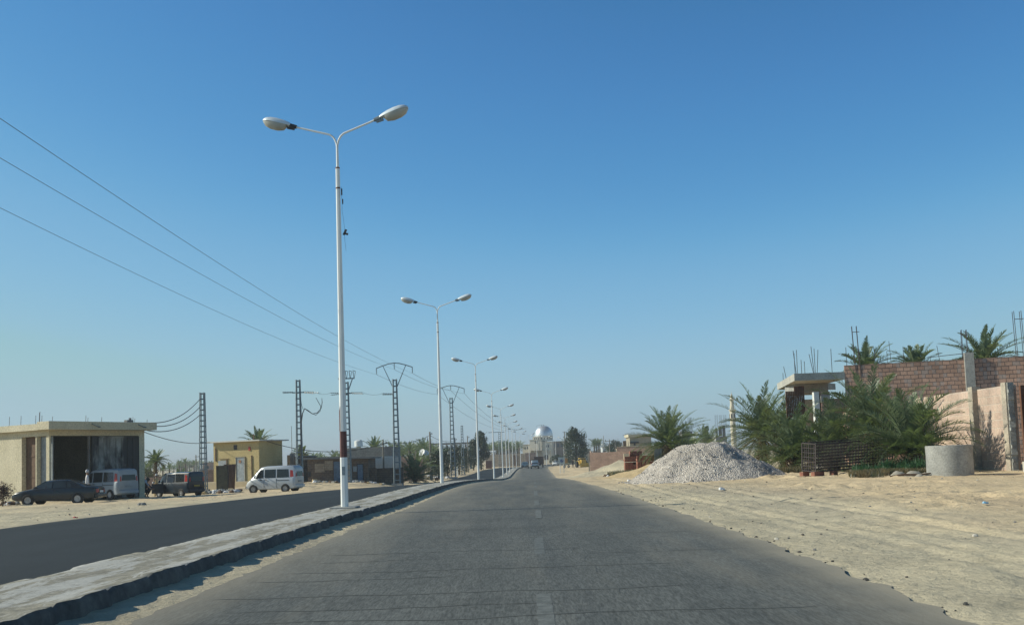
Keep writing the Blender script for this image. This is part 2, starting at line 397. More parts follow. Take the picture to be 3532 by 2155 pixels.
# ground sheet
def track(x, c, w=.14, d=.035):
    d *= .8
    t = (x - c) / w
    return -d * math.exp(-t * t) + d * .55 * math.exp(-(abs(t) - 1.9) ** 2)
def ground_z(x, y):
    z = G(x, y); xl, xr = lin(LE, y), lin(RE, y)
    if y > 700 or abs(x) > 400: return z
    if y > 415: return z - .06
    ml, mr = med_l(y), med_r(y)
    far = 1 - sm(60, 140, y) * .4
    if x > xr - .6:
        e = sm(xr - .55, xr + .25, x + .22 * rag(y, 1, 21))
        n = .025 * fbm(x, y, .8) + .024 * fbm(x, y, 2.7, 5) + .05 * sm(xr + 4, xr + 9, x) * fbm(x, y, .45, 5)
        rough = sm(xr + 3.2, xr + 5.5, x) * (1 - sm(60, 80, y)) * (.15 + 1.1 * sm(-.12, .3, noise.noise(Vector((x * .22, y * .16, 31)))))
        n += rough * (.09 * abs(fbm(x, y, 1.3, 4)) + .05 * fbm(x, y, 4, 4))
        if y < 60:
            w_ = .25 * math.sin(y * .16)
            for c, d in ((xr + 1.1 + w_ + .012 * y, .03), (xr + 1.5 + w_ + .012*y, .018), (xr + 2.6 + w_*.8 + .018 * y, .035), (xr + 3.1 + w_*.8 + .018 * y, .02)):
                n += track(x, c, .13, d)
            for k in range(6):   # ruts swinging off towards the well
                yy = 24.5 + k * .62 + .25 * math.sin(k * 2.1) + .10 * (x - 7) + .02 * (x - 7) ** 2
                n += .9 * track(y, yy, .1, .03) * sm(6.2, 8, x + .3 * k) * (1 - sm(11.5, 14, x - .35 * k))
        return z - .07 + e * (.075 + n)
    if x < xl + .6:
        e = sm(-xl - .5, -xl + .25, -x + .2 * rag(y, 1, 33))
        n = .02 * fbm(x, y, .8) + .015 * fbm(x, y, 2.7) + sm(-xl + .8, -xl + 3, -x) * .06 * fbm(x, y, .5, 5)
        if y < 75:
            n += (.05 * abs(fbm(x, y, 1.3, 4)) + .02 * fbm(x, y, 5, 3)) * sm(-xl + .2, -xl + 1.2, -x)
            for k in range(5): n += track(y - .35 * (x + 20), 33 + k * 1.4, .12, .035) * sm(13, 14.5, -x) * (1 - sm(19, 22, -x))
        # bank the row of pylons stands on
        if 75 < y < 130: n += .35 * sm(-xl + .8, -xl + 3, -x) * sm(75, 90, y) * (1 - sm(105, 130, y)) * (.6 + .8 * abs(fbm(x, y, .25, 3))) * (1 - sm(22, 28, -x))
        return z - .07 + e * (.075 + n)
    return z - .07
def axis(segs):
    out = []
    for a, b, s in segs:
        n = max(1, int(round((b - a) / s))); out += [a + (b - a) * i / n for i in range(n)]
    return out + [segs[-1][1]]
gx = axis([(-4000,-1000,1000),(-1000,-200,100),(-200,-60,10),(-60,-34,2),(-34,-22,.4),(-22,-9,.16),(-9,-6,.6),(-6,2.6,.9),(2.6,13,.11),(13,22,.22),(22,40,1),(40,80,4),(80,200,15),(200,1000,100),(1000,4000,1000)])
gy = axis([(-60,0,10),(0,5,1)]) [:-1]
y = 5.0
while y < 420: gy.append(y); y += max(.07, y * (.0065 if y < 70 else .02))
gy += [450, 520, 620, 720, 900, 1300, 2000, 3500, 6000]
vs = [(x, y, ground_z(x, y)) for y in gy for x in gx]
nx_ = len(gx)
fs = [(j*nx_+i, j*nx_+i+1, (j+1)*nx_+i+1, (j+1)*nx_+i) for j in range(len(gy)-1) for i in range(nx_-1)]
me = bpy.data.meshes.new('ground'); me.from_pydata(vs, [], fs); me.materials.append(SAND)
la_ = me.attributes.new('loose', 'FLOAT', 'POINT'); la_.data.foreach_set('value', [min(1, sm(lin(RE, v[1]) + 2.0, lin(RE, v[1]) + 6.5, v[0] + 1.2 * noise.noise(Vector((v[0]*.3, v[1]*.3, 9)))) + sm(28, 46, v[1]) * .8) if v[0] > 0 else sm(30, 60, v[1]) * .8 for v in vs])
me.polygons.foreach_set('use_smooth', [True] * len(fs))
ground = bpy.data.objects.new('ground', me); COL.objects.link(ground); ground['kind'] = 'structure'

# raised median: top, ragged right kerb face, left kerb
ysM = steps(-30, 410, .006, .09)
prof = []
for y in ysM:
    l, r = med_l(y), med_r(y)
    jr = .05 * rag(y, 1, 40) + .03 * rag(y * 3, 1, 44); jl = .04 * rag(y, 1, 50)
    h = .205 - .03 * sm(30, 60, y) + .02 * rag(y, 1, 60); hl = .135 + .012 * rag(y, 1, 63)
    if 11.6 < y < 13.4 or 10 < y < 10.6: hl += .02
    if y < 26 and (y % 1.0) < max(.09, y * .006): jr -= .02; h -= .03
    zl, zr, zc = G(l, y), G(r, y), G((l + r) / 2, y)
    row = [(l - .02 + jl, zl - .1), (l + jl, zl + hl - .02), (l + .03 + jl, zl + hl), (l + .14 + jl, zl + hl - .002)]
    for k in range(1, 6):
        x = l + .14 + (r - l - .28) * k / 6
        row.append((x, zc + .165 + .007 * fbm(x, y, 2.2) + .006 * fbm(x, y, 7)))
    row += [(r - .13 + jr, zr + h), (r - .03 + jr, zr + h + .004), (r + jr, zr + h - .03), (r + .02 + jr * .8, zr + .08), (r + .03 + jr * .5, zr - .1)]
    prof.append([(x, y, z) for x, z in row])
md = MB(); md.rings(prof, cap=False, closed=False)
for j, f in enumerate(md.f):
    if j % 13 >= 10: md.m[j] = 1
med = md.build('median_strip', [MEDM, KERB_SHADE], smooth=50); med['kind'] = 'structure'
# sand blown along the foot of the kerb
def drw(y): return (.48 if y < 18 else .38) * (1 - sm(30, 60, y) * .5) + .12 * rag(y, 1, 70)
dr = ribbon('sand_drift', lambda y: med_r(y) - .02, lambda y: med_r(y) + drw(y) + .12, steps(4, 160, .01, .1), 6,
            lambda x, y, t: .05 * (1 - t) ** 1.5 - .02 * t + .022 + .014 * fbm(x, y, 3) * (1 - t), SAND)

# worn centre dashes and transverse cracks
LINEM = mat('worn_line_paint', (.165,.175,.165), (.11,.12,.11), .85, 9, fine=50, world=True, lo=.4, hi=.6)
CL = [(5,.15),(7.57,.19),(9.16,.21),(12.57,.27),(14.49,.30),(19.74,.43),(22.85,.49),(24.84,.51),(31.84,.63),(36.79,.72),(53.17,1.03),(80,1.6),(200,4)]
mk = MB()
for y0, y1 in ((5.2,9.1),(12.7,15.2),(19.9,22.9),(25.2,28.2),(31.8,36.5),(41,44),(48.5,53)):
    yy = [y0 + (y1 - y0) * k / 24 for k in range(25)]
    o = []
    for y in yy: c = lin(CL, y); o.append([(c - .06 + .02*rag(y*3,1,80), y, G(c, y) + (.0137 if y < 18 else .017)), (c + .07 + .02*rag(y*3,1,84), y, G(c, y) + (.0137 if y < 18 else .017))])
    mk.rings(o, cap=False, closed=False)
ml_ = mk.build('centre_line', LINEM); ml_['kind'] = 'structure'
CRK = mat('tar_crack', (.08,.086,.08), (.097,.104,.095), .9, 3, world=True)
ck = MB(); rr = random.Random(3)
for yc, xa, xb, w in ((7.9,-2.8,.9,.022),(8.5,-2.6,.4,.016),(9.35,-2.9,1.6,.03),(10.6,-2.9,-.6,.018),(11.3,-2.7,1.9,.024),(12.4,-2.5,-.9,.015),(13.4,-2.7,1.1,.02),(15.6,-1.2,2.9,.014),(17.3,-2.3,1.0,.018),(20.1,-1.9,.3,.018),(27.5,-1.5,2.2,.02),(31,-2.2,.4,.02),(8.0,.6,2.4,.014),(12.6,.4,3,.014)):
    o = []; n = 26; x_ = xa; yy = yc
    for k in range(n + 1):
        x_ = xa + (xb - xa) * k / n; y_ = yc + .16 * noise.noise(Vector((x_ * .8, yc * 9, 0))) + .05 * noise.noise(Vector((x_ * 4, yc * 9, 2))) - .04 * (x_)
        ww = 1.5 * w * (.35 + .9 * abs(noise.noise(Vector((x_ * 1.7, yc, 7))))) * min(1, k / 3, (n - k) / 3)
        o.append([(x_, y_ - ww, G(x_, y_) + (.0145 if y_ < 18 else .018)), (x_, y_ + ww, G(x_, y_) + (.0145 if y_ < 18 else .018))])
    ck.rings(o, cap=False, closed=False)
for x0, y0, L, dx in ((.9,9,6.5,-.04),):
    o = []
    for k in range(30):
        y_ = y0 + L * k / 29; x_ = x0 + dx * (y_ - y0) + .12 * noise.noise(Vector((0, y_ * 1.1, x0)))
        ww = .012 * abs(noise.noise(Vector((3, y_ * 2, x0)))) + .003
        o.append([(x_ - ww, y_, G(x_, y_) + .0152), (x_ + ww, y_, G(x_, y_) + .0152)])
    ck.rings(o, cap=False, closed=False)
c_ = ck.build('road_cracks', CRK); tag(c_, 'fine dark cracks running across the old asphalt', 'crack', kind='stuff')
OIL = mat('oil_stain', (.05,.06,.062), (.07,.078,.078), .6, 2, world=True)
st = MB(); o = []
for k in range(28):
    a = 2 * PI * k / 28; rr_ = 1 + .15 * noise.noise(Vector((math.cos(a) * 2, math.sin(a) * 2, 4)))
    o.append((1.74 + .42 * math.cos(a) * rr_, 10.3 + .24 * math.sin(a) * rr_, .0142))
st.add(o, [tuple(range(28))]); s_ = st.build('road_stain', OIL); s_['kind'] = 'structure'

# broken asphalt crumbs along the right edge, pebbles on the sand
cr_ = MB(); rr = random.Random(5)
def lump(mb, c, r, rr, mi=0, n=7):
    o = len(mb.v); rows = []
    for i in (.0, .55, 1):
        row = []
        for k in range(n):
            a = 2 * PI * k / n; q = r * (math.sqrt(max(0, 1 - (i * .85) ** 2))) * rr.uniform(.75, 1.15)
            row.append((c[0] + q * math.cos(a), c[1] + q * math.sin(a), c[2] - r * .25 + i * r * .8))
        rows.append(row)
    mb.rings(rows, mi)
for k in range(90):
    y = rr.uniform(7, 34); x = lin(RE, y) + rr.gauss(.06, .07); r = rr.choice([.008,.011,.015,.026]) * rr.uniform(.7, 1.2)
    lump(cr_, (x, y, ground_z(x, y) + r * .3), r, rr, 0, 6)
s_ = cr_.build('asphalt_crumbs', mat('asphalt_crumb', (.05,.05,.045), (.09,.085,.075), .9, 8, world=True)); tag(s_, 'dark crumbs broken off the right asphalt edge', 'rubble', kind='stuff')
pb = MB()
for k in range(900):
    if rr.random() < .62: y = 8 + 34 * rr.random() ** .8; x = lin(RE, y) + .3 + rr.random() ** 1.2 * 14
    else: y = rr.uniform(24, 75); x = lin(LE, y) - .3 - rr.random() * 11
    r = rr.choice([.009,.013,.018,.03]) * rr.uniform(.6, 1.3)
    lump(pb, (x, y, ground_z(x, y) + r * .3), r, rr, rr.choice([0,0,0,1,2]), 5)
s_ = pb.build('pebbles', [mat('pebble_dark', (.18,.16,.13), (.10,.09,.08), .9, 8, world=True), mat('pebble_light', (.55,.52,.45), (.4,.37,.3), .9, 8, world=True), CONCD]); tag(s_, 'pebbles and grit scattered over the roadside sand', 'pebble', kind='stuff')

# ------------------------------------------------------------------ street lamps
def arm_pts(s):
    P = [(0, 8.76), (.012, 8.86), (.04, 8.96), (.09, 9.05), (.17, 9.115), (.30, 9.16), (.5, 9.225), (.75, 9.31), (1.03, 9.405)]
    return [(s * x * (1.10 if s < 0 else 1.02), 0, z) for x, z in P]
def make_lamp(label, first):
    t = thing('street_lamp', label, 'street lamp', group='double-headed street lamps along the median')
    m = MB(); m.tube([(0,0,-.15),(0,0,1.22)], [.09,.086], 8); m.tube([(0,0,1.22),(0,0,1.84)], [.086,.083], 8, 1 if first else 0); m.tube([(0,0,1.84),(0,0,8.26)], [.083,.049], 8)
    if first: m.add([(-.082,-.034,1.84),(-.047,-.07,1.84),(-.045,-.068,2.45),(-.08,-.032,2.32)], [(0,1,2,3)], 1)
    m.build('pole', [POLEW, REDB], t)
    m = MB(); m.tube([(0,0,8.26),(0,0,8.86)], [.034,.030], 10); m.build('upper_pole', POLEW, t, 40)
    m = MB(); m.lathe([(.0,8.25),(.054,8.25),(.054,8.28),(.034,8.29)], 12); m.build('collar', RUST, t); m = MB()
    m.lathe([(.0,7.75),(.057,7.75),(.057,7.78),(.0,7.78)], 12)
    m.build('collar', RUST, t)
    if first:
        m = MB(); m.box((.02,-.09,.9), (.07,.02,.2)); m.build('access_plate', GALV, t)
        m = MB()
        m.tube([(.06,-.02,7.8),(.10,-.03,7.78),(.09,-.03,7.6),(.11,-.03,7.4),(.10,-.03,7.2),(.13,-.03,7.0)], .003, 5)
        m.box((.10,-.03,7.66), (.03,.02,.16)); m.box((.12,-.03,7.42), (.025,.02,.12))
        m.tube([(.13,-.03,7.0),(.15,-.03,6.8),(.15,-.03,6.5),(.18,-.03,6.2)], .003, 5); m.box((.16,-.03,6.66), (.05,.02,.15), M=Matrix.Rotation(.5,3,'Y')); m.box((.19,-.03,6.62), (.1,.02,.05), M=Matrix.Rotation(.3,3,'Y'))
        m.build('hanging_wire', CABLE, t)
    for s in (-1, 1):
        m = MB(); m.tube(arm_pts(s), [.024,.024,.024,.024,.024,.023,.023,.022,.022], 8); a = m.build('arm', POLEW, t, 60)
        ang = .26
        hd = bpy.data.objects.new('lamp_head', None)
        # head built along +x from neck, then mirrored/tilted into place
        Mx = Matrix.Translation((s * 1.06 * (1.10 if s < 0 else 1.02), 0, 9.415)) @ Matrix.Diagonal((s, 1, 1, 1)) @ Matrix.Rotation(-ang, 4, 'Y') @ Matrix.Scale(1.14, 4)
        def put(mb):
            mb.v = [tuple(Mx @ Vector(v)) for v in mb.v]
            if s < 0: mb.f = [tuple(reversed(f)) for f in mb.f]
        m = MB(); N = 12; rg = []
        W = [(0.02,.055,.05),(.08,.075,.075),(.2,.105,.10),(.36,.135,.115),(.5,.14,.11),(.6,.11,.085),(.66,.05,.045)]
        for x, w, h in W: rg.append([(x, w * math.cos(PI * k / N), .0 + h * math.sin(PI * k / N)) for k in range(N + 1)])
        m.rings(rg, cap=True, closed=True); put(m); top = m.build('lamp_head', WHITE if False else HEADM, a, 50)
        m = MB(); rg = []
        for x, w, h in [(.10,.06,.03),(.16,.095,.12),(.3,.125,.15),(.46,.13,.14),(.58,.10,.10),(.65,.045,.03)]: rg.append([(x, w * math.cos(PI * k / N), -.004 - h * math.sin(PI * k / N)) for k in range(N + 1)])
        m.rings(rg, cap=True, closed=True); put(m); m.build('glass_bowl', GLASSL, a, 50)
        m = MB(); m.tube([(-.12,0,0),(.03,0,0)], [.04,.055], 8); m.box((.0,0,-.05), (.16,.05,.05)); put(m); m.build('neck', DARKM if s < 0 else GALV, a)
    return t
HEADM = mat('lamp_housing', (.72,.78,.80), (.64,.70,.72), .38, 3, metal=.15)
names = ['nearest tall white double street lamp with a brown-red painted band', 'second double street lamp, plain white, behind the banded one',
 'third double street lamp along the median, beside the bushy palm', 'fourth double street lamp, left head hidden behind the third pole'] 
lampA = make_lamp(names[0], True); lampB = make_lamp(names[1], False)
for k, (x, y) in enumerate(LAMP):
    zz = G(x, y) + .15; rz = -.16 if k == 0 else rnd.uniform(-.16, .02)
    if k < 2: o = (lampA, lampB)[k]; o.location = (x, y, zz); o.rotation_euler = (0, rad(.1), rz)
    else:
        lab = names[k] if k < 4 else ['fifth double street lamp, where the median starts to bend','sixth double street lamp in the tightening row','seventh double street lamp in the tightening row','eighth double street lamp in the tightening row','ninth double street lamp, short of the pale saloon car','tenth double street lamp, close beside the pale saloon car','far street lamp rising behind the pale saloon car','far street lamp in front of the mosque wall','far street lamp just right of the brown truck','far street lamp at the mosque entrance corner','far street lamp behind the blue-disc sign','farthest street lamp, partly behind the dark bushy tree'][k - 4]
        o = copy_thing(lampB, (x, y, zz), rz + (-.5 if k > 10 else 0), lab)
        o.rotation_euler[1] = rad(rnd.uniform(-.4, .4))
# poured foot of the fourth lamp and the first
for k in (0, 3):
    x, y = LAMP[k]; m = MB(); m.box((0,0,.02), (.62,.7,.06)); o = m.build('concrete_footing', CONC, bevel=.015); o.location = (x, y, G(x, y) + .15)
    tag(o, ('concrete footing', 'small concrete footing')[k == 3] + (' under the lamp with the brown-red band' if k == 0 else ' under the fourth street lamp'), 'footing')
class RB:
    def __init__(s): s.l = []
    def tube(s, P, r, n=4): m = MB(); m.tube(P, r, n); s.l.append(m)
    def build(s, name, mats, par): return [m.build(name, mats, par) for m in s.l]
# ------------------------------------------------------------------ lattice pylons and wires
def make_pylon(h=9.5, bw=.52, tw=.30, n=17):
    m = MB(); q = .035
    for sx in (-1, 1):
        for sy in (-1, 1):
            m.bar((sx*bw/2, sy*bw/2, -.3), (sx*tw/2, sy*tw/2, h), .075, .075)
    rg = MB()
    for k in range(n + 1):
        z = .55 + (h - .65) * k / n; w = bw + (tw - bw) * z / h
        for s in (-1, 1):
            rg.box((0, s * w / 2, z), (w, .02, .10)); rg.box((s * w / 2, 0, z), (.02, w, .10))
    return m, rg
def pylon(sx, Y, label, h=9.5, v=False, w=(.52,.3), rz=0, n=17, sc=1):
    p = on(sx, Y, -.05); t = thing('lattice_pylon', label, 'power pylon', p, rz, 'lattice power pylons beside the opposite road', sc)
    m, r = make_pylon(h, w[0], w[1], n); m.build('legs', GALV, t); r.build('rungs', GALV, t)
    f = MB(); f.box((0,0,.08), (.95,.85,.35)); f.build('footing', CONC, t)
    if v:
        m = MB()
        for s in (-1, 1):
            for yy in (-.12, .12): m.bar((s*.16, yy, h - .75), (s*1.02, 0, h + 1.22), .05)
        m.build('v_frame', GALV, t)
        m = MB(); P = [(-1.62,0,h+1.02),(-1.0,0,h+1.24),(-.45,0,h+1.40),(0,0,h+1.45),(.45,0,h+1.40),(1.0,0,h+1.24),(1.62,0,h+1.02)]
        m.tube(P, .042, 6); m.build('bow_arm', GALV, t)
        for P_ in ((-1.6,0,h+1.02),(0,0,h+1.42),(1.6,0,h+1.02)):
            insul(P_, (0,0,-1), .55, t)
    return t, p
CERA = mat('insulator_glass', (.07,.075,.08), None, .3)
def insul(p, d, L, par):
    m = MB(); p = Vector(p); d = Vector(d).normalized(); q = d.to_track_quat('Z', 'Y').to_matrix()
    pr = [(.014,0)]
    for k in range(6):
        z = L * (k + .6) / 6.6; pr += [(.016, z - L*.055), (.062, z - .01), (.062, z + .006), (.016, z + L * .02)]
    pr += [(.014, L)]
    m.lathe(pr, 8, p, M=q); return m.build('insulator', CERA, par)
pA, A_ = pylon(702, 88, 'plain lattice pylon left of the yellow hut, cables running to the cream shop', 8.75, w=(.55,.33))
pB, B_ = pylon(1035, 90, 'lattice pylon behind the white minivan with a looping black cable on its side', 9.75)
pC, C_ = pylon(1203, 91, 'lattice pylon half hidden behind the nearest lamp post', 9.6, w=(.5,.28))
pD, D_ = pylon(1371, 95.5, 'lattice pylon with a V head and bow arm, nearer of the two', 9.5, v=True, sc=1.075)
pE, E_ = pylon(1564, 149, 'farther lattice pylon with a V head behind the second lamp post', 9.6, v=True, sc=1.26)
def catenary(a, b, sag, n=24, r=.02, mb=None):
    a, b = Vector(a), Vector(b); P = []
    for k in range(n + 1):
        t = k / n; p = a.lerp(b, t); p.z -= 4 * sag * t * (1 - t); P.append(p)
    mb.tube(P, r, 5, cap=False); return P
def wire(name, a, b, sag, r, label, group=None, n=24, mtl=None, extra=()):
    m = MB(); catenary(a, b, sag, n, r, m)
    for e in extra: catenary(*e, n, r, m)
    o = m.build(name, mtl or CABLE); tag(o, label, 'cable', group); return o
WIREM = mat('bare_wire', (.16,.19,.21), None, .5, metal=.4)
# stay arms and fittings
m = MB(); m.box((0,0,8.6), (1.1,.1,.1)); m.build('cross_arm', GALV, pB)
for s, d in ((-1,(-1,0,.04)),(1,(1,0,-.05))):
    insul((s*.45,0,8.65), d, 1.0, pB); insul((s*.4,.3*s,8.6), (d[0],.15,d[2]-.06), 1.0, pB)
insul((.6,-.3,8.55), (1,-.1,-.05), 1.5, pB)
m = MB()
m.tube([(.18,-.3,.6),(.2,-.3,3),(.24,-.3,5.6),(.42,-.3,6.7),(.62,-.3,7.12),(.9,-.3,6.95),(1.3,-.3,6.62),(1.75,-.3,6.7),(2.1,-.3,7.1),(2.2,-.3,7.6),(2.18,-.3,8.0)], [.05,.05,.05,.045,.045,.035,.035,.035,.03,.03,.02], 6)
m.tube([(.62,-.28,7.1),(1.1,-.25,6.75),(1.6,-.25,6.5),(2.0,-.25,6.85),(2.05,-.25,7.3),(1.8,-.25,7.75),(1.65,-.25,8.05)], .026, 6)
m.tube([(.25,-.28,8.2),(.35,-.28,7.4),(.5,-.28,7.0)], .02, 5)
m.build('cable_loop', CABLE, pB)
m = MB(); m.box((0,0,9.9), (1.5,.12,.1)); m.box((.35,0,9.3),(.08,.08,1.3), M=Matrix.Rotation(.35,3,'Y')); m.box((0,0,8.55), (.9,.1,.1)); m.build('cross_arm', GALV, pC)
for k in range(4): insul((-.35 + k * .35, 0, 9.9), (-.12, 0, 1), .7, pC); 
m = MB()
for k in range(4): m.bar((-.45 + k*.35,0,10.62), (-.2 + k*.35,0,10.55), .05); m.bar((-.3+k*.35,0,9.95), (-.2 + k*.35,0,10.55), .035)
m.build('fuse_holders', CERA, pC)
for s in (-1, 1):
    insul((s*.4,0,8.6), (s,0,.03*-s), 1.15, pC); insul((s*.4,.25,8.55), (s,.1,-.07), 1.15, pC)
insul((-.2,-.1,8.2), (-1,0,.05), 1.0, pD); insul((-.2,.2,8.15), (-1,.1,.03), 1.0, pD)
bz = B_ + Vector((1.5,0,8.58)); c1 = C_ + Vector((-1.55,0,8.62)); c2 = C_ + Vector((1.55,0,8.55)); d1 = D_ + Vector((-1.3,0,8.85))
wire('overhead_wire', bz, c1, .15, .012, 'thin wire between the looped-cable pylon and the half-hidden pylon', 'thin wires between the pylons', mtl=WIREM)
wire('overhead_wire', c2, d1, .15, .012, 'thin wire from the half-hidden pylon to the V-headed pylon', 'thin wires between the pylons', mtl=WIREM)
ins = [Vector((-1.6,0,9.5+.47)), Vector((0,0,9.5+.87)), Vector((1.6,0,9.5+.47))]
near = [(0,717),(0,545),(0,409)]; nY = [29.3, 25.2, 22.0]; nm = ['lowest','middle','uppermost']
for k in range(3):
    a = D_ + ins[k] * 1.075; q = at(near[k][0], near[k][1], nY[k]); P = []
    for j in range(46):
        y = a.y + (-18 - a.y) * j / 45; t = (y - a.y) / (q.y - a.y)
        P.append((a.x + (q.x - a.x) * t, y, a.z + (q.z - a.z) * t + .00042 * (y - a.y) * (y - q.y)))
    m = MB(); m.tube(P, .008, 5, cap=False)
    o = m.build('overhead_wire', WIREM); tag(o, nm[k] + ' of the three long wires crossing the upper left sky', 'cable', 'three long power lines over the opposite road')
    e = E_ + ins[k] * 1.26 + Vector((0,0,.1)); wire('overhead_wire', a, e, .35, .015, ['left','middle','right'][k] + ' wire between the two V-headed pylons', 'wires between the V-headed pylons', mtl=WIREM)
    far = Vector((2.0 + .7*k, 262, 8.2 + .1 * k)); wire('overhead_wire', e, far, 2.2, .02, ['left','middle','right'][k] + ' wire running from the farther V-headed pylon towards the mosque', 'wires running on towards the mosque', mtl=WIREM)

# ------------------------------------------------------------------ cream corner shop
cor = at(170, 1700, 62); cor.z = -.60
u = Vector((.5, .866, 0)); ang = math.atan2(.866, .5)
sh = thing('corner_shop', 'low cream corner workshop with a wide shaded doorway, at the left edge', 'building', cor, ang)
zb, zo, zt, zc0, zc1 = -.3, 4.12, 4.9, 4.47, 4.98
LN, DP = 7.2, 10.
m = MB()   # front wall pieces: local x along the front, y into the building
m.box((.05, .15, (zo+zb)/2), (.1,.3,zo-zb)); m.box((6.97,.15,(zo+zb)/2), (.46,.3,zo-zb))
m.box((LN/2,.15,(zo+zc0)/2), (LN,.3,zc0-zo))
# left side wall
m.box((.15,1.30,(zo+zb)/2), (.3,.10,zo-zb)); m.box((.15,(2.75+DP)/2,(zo+zb)/2), (.3,DP-2.75,zo-zb)); m.box((.15,DP/2+.152,(zo+zc0)/2), (.296,DP-.304,zc0-zo))
m.box((LN-.15,DP/2+.152,(zb+zc0)/2), (.296,DP-.304,zc0-zb)); m.box((LN/2,DP-.15+.3,(zb+zc0)/2), (LN,.3,zc0-zb))
m.build('wall', CREAM, sh)
m = MB(); m.box((2.97,.2,(zo+zb)/2), (.07,.16,zo-zb-.004)); m.build('pier', CONCD, sh)
m = MB(); m.box((LN/2-.1,DP/2+.1,4.68), (LN+.5,DP+.9,.40)); m.build('roof', CREAM, sh)
m = MB(); m.box((LN/2-.42,-.62,(zc0+zc1)/2-.02), (LN+.9,1.2,zc1-zc0)); m.build('canopy', CREAM, sh, bevel=.02)
m = MB(); m.box((LN/2,5.5,zb+.32), (LN-.6,10.6,.06)); m.build('floor', CONCD, sh)
m = MB(); m.box((4.9,.05,(zo-.0)/2), (3.72,.07,zo-.05))
for k in range(9): m.box((3.08+k*.455,.0,zo/2), (.035,.05,zo-.1))
m.box((4.9,.0,zo-.1), (3.7,.05,.08)); m.box((4.9,.0,1.5), (3.7,.05,.07))
def sooty():
    m_, nt, b = nodes_of('sooty_door_paint'); co = objco(nt)
    c = ramp(nt, [(.35,(.22,.22,.205)),(.6,(.32,.32,.29))], tex(nt, 1.6, 5, .6, co))
    mp = nt.nodes.new('ShaderNodeMapping'); nt.links.new(co, mp.inputs[0]); mp.inputs['Scale'].default_value = (1,1,.35)
    s = ramp(nt, [(.47,1.),(.62,0.)], tex(nt, .9, 7, .62, mp.outputs[0], .5))
    c = mixc(nt, s, c, (.03,.03,.032)); nt.links.new(c, b.inputs['Base Color']); b.inputs['Roughness'].default_value = .7; return m_
SOOT = sooty()
m.build('folding_door', SOOT, sh)
m = MB(); m.box((.33,2.02,zo/2), (.06,1.4,zo-.05)); m.box((.28,2.02,1.6),(.04,1.4,.05)); m.box((.28,2.02,2.9),(.04,1.4,.05)); m.build('shutter', WOODB, sh)
m = MB(); m.box((.33,.66,zo/2), (.06,1.1,zo-.05)); m.box((.28,.35,zo/2),(.04,.05,zo-.1)); m.build('shutter', GREYD, sh)
m = RB()
for x, y, hh in ((-.5,-1.0,.35),(2.3,-.4,.5),(2.45,-.4,.35),(3.4,-.5,.4),(6.0,-.3,.45),(6.15,-.3,.35),(7.0,-.5,.3),(-.1,.6,.5),(-.1,.8,.75),(0,1.0,.7),(.1,1.5,.55),(.1,3,.6),(.1,4.2,.6),(.1,5.5,.65),(.1,6.8,.6)):
    m.tube([(x,y,4.85),(x+.03,y,4.9+hh)], .014, 4)
m.build('rebar', REBAR, sh)
m = MB(); m.box((5.2,-.9,5.03), (.5,.3,.16)); m.tube([(5.3,-.9,5.0),(5.3,-.9,5.25)], .09, 7); m.build('roof_rubble', CONCD, sh)
for x in (2.35, 5.9):
    m = MB(); m.box((0,0,0), (.5,.1,.03), M=Matrix.Rotation(.35,3,'Y')); m.tube([(.2,0,-.08),(.2,-.25,-.12)], .035, 6); o = m.build('canopy_bracket', GALV, sh); o.location = (x,-1.26,4.72)
# cables from pylon to shop
R_ = sh.matrix_world
def shp(x, y, z):
    return cor + Vector((math.cos(ang)*x - math.sin(ang)*y, math.sin(ang)*x + math.cos(ang)*y, z))
pz = [A_ + Vector((-.2,0,8.2)), A_ + Vector((-.2,0,7.5)), A_ + Vector((-.22,0,6.8))]
ez = [shp(7.1,-.9,4.95), shp(7.2,-.7,4.75), shp(7.2,-.3,4.45)]
for k in range(3): wire('power_cable', pz[k], ez[k], .55, .032, ['top','middle','bottom'][k] + ' sagging black cable from the plain pylon to the cream workshop roof', 'sagging cables between plain pylon and cream workshop')

# ------------------------------------------------------------------ yellow transformer hut
YH = 98.
h0 = on(738, YH); hr = on(921, YH); ha = rad(-24)      # front turned a little to the left
hut = thing('utility_hut', 'small yellow flat-roofed utility hut with grey metal door', 'building', (h0.x, YH, -.60), ha)
hw = (hr.x - h0.x) / math.cos(ha) * .97; hd, hh = 3.6, 4.15
m = MB(); m.box((hw/2, hd/2, hh/2-.2), (hw,hd,hh+.4)); m.build('wall', YELL, hut)
m = MB(); m.box((hw/2,hd/2,hh+.06), (hw+.9,hd+1.0,.12)); m.build('roof', mat('pale_roof_slab',(.62,.62,.58),(.5,.5,.46),.8,2), hut)
m = MB(); m.box((hw*.60,-.02,1.35), (.98,.05,2.55)); dr_ = m.build('door', GREYD, hut)
m = MB(); m.box((hw*.60-.53,-.05,1.38),(.07,.09,2.65)); m.box((hw*.60+.53,-.05,1.38),(.07,.09,2.65)); m.box((hw*.60,-.05,2.68),(1.13,.09,.07)); m.build('door_frame', CREAMD, dr_)
m = MB(); m.lathe([(0,0),(.16,0),(.16,.02),(0,.02)], 14, (hw*.60-.05,-.05,2.25), M=Matrix.Rotation(PI/2,3,'X')); m.build('round_sign', mat('orange_sign',(.42,.20,.10),None,.6), dr_)
m = MB(); m.box((hw*.2,-.02,2.0), (1.0,.04,.8)); m.box((hw*.32,-.06,1.9), (.10,.10,.2)); m.build('meter_cabinet', GREYD, hut)
m = MB(); m.box((hw*.49,-.02,3.62), (.4,.04,.45)); m.build('vent', PLAST, hut)
m = MB(); m.box((hw*.80,-.04,3.45), (.22,.06,.36)); m.build('warning_plate', PLASTICR, hut)
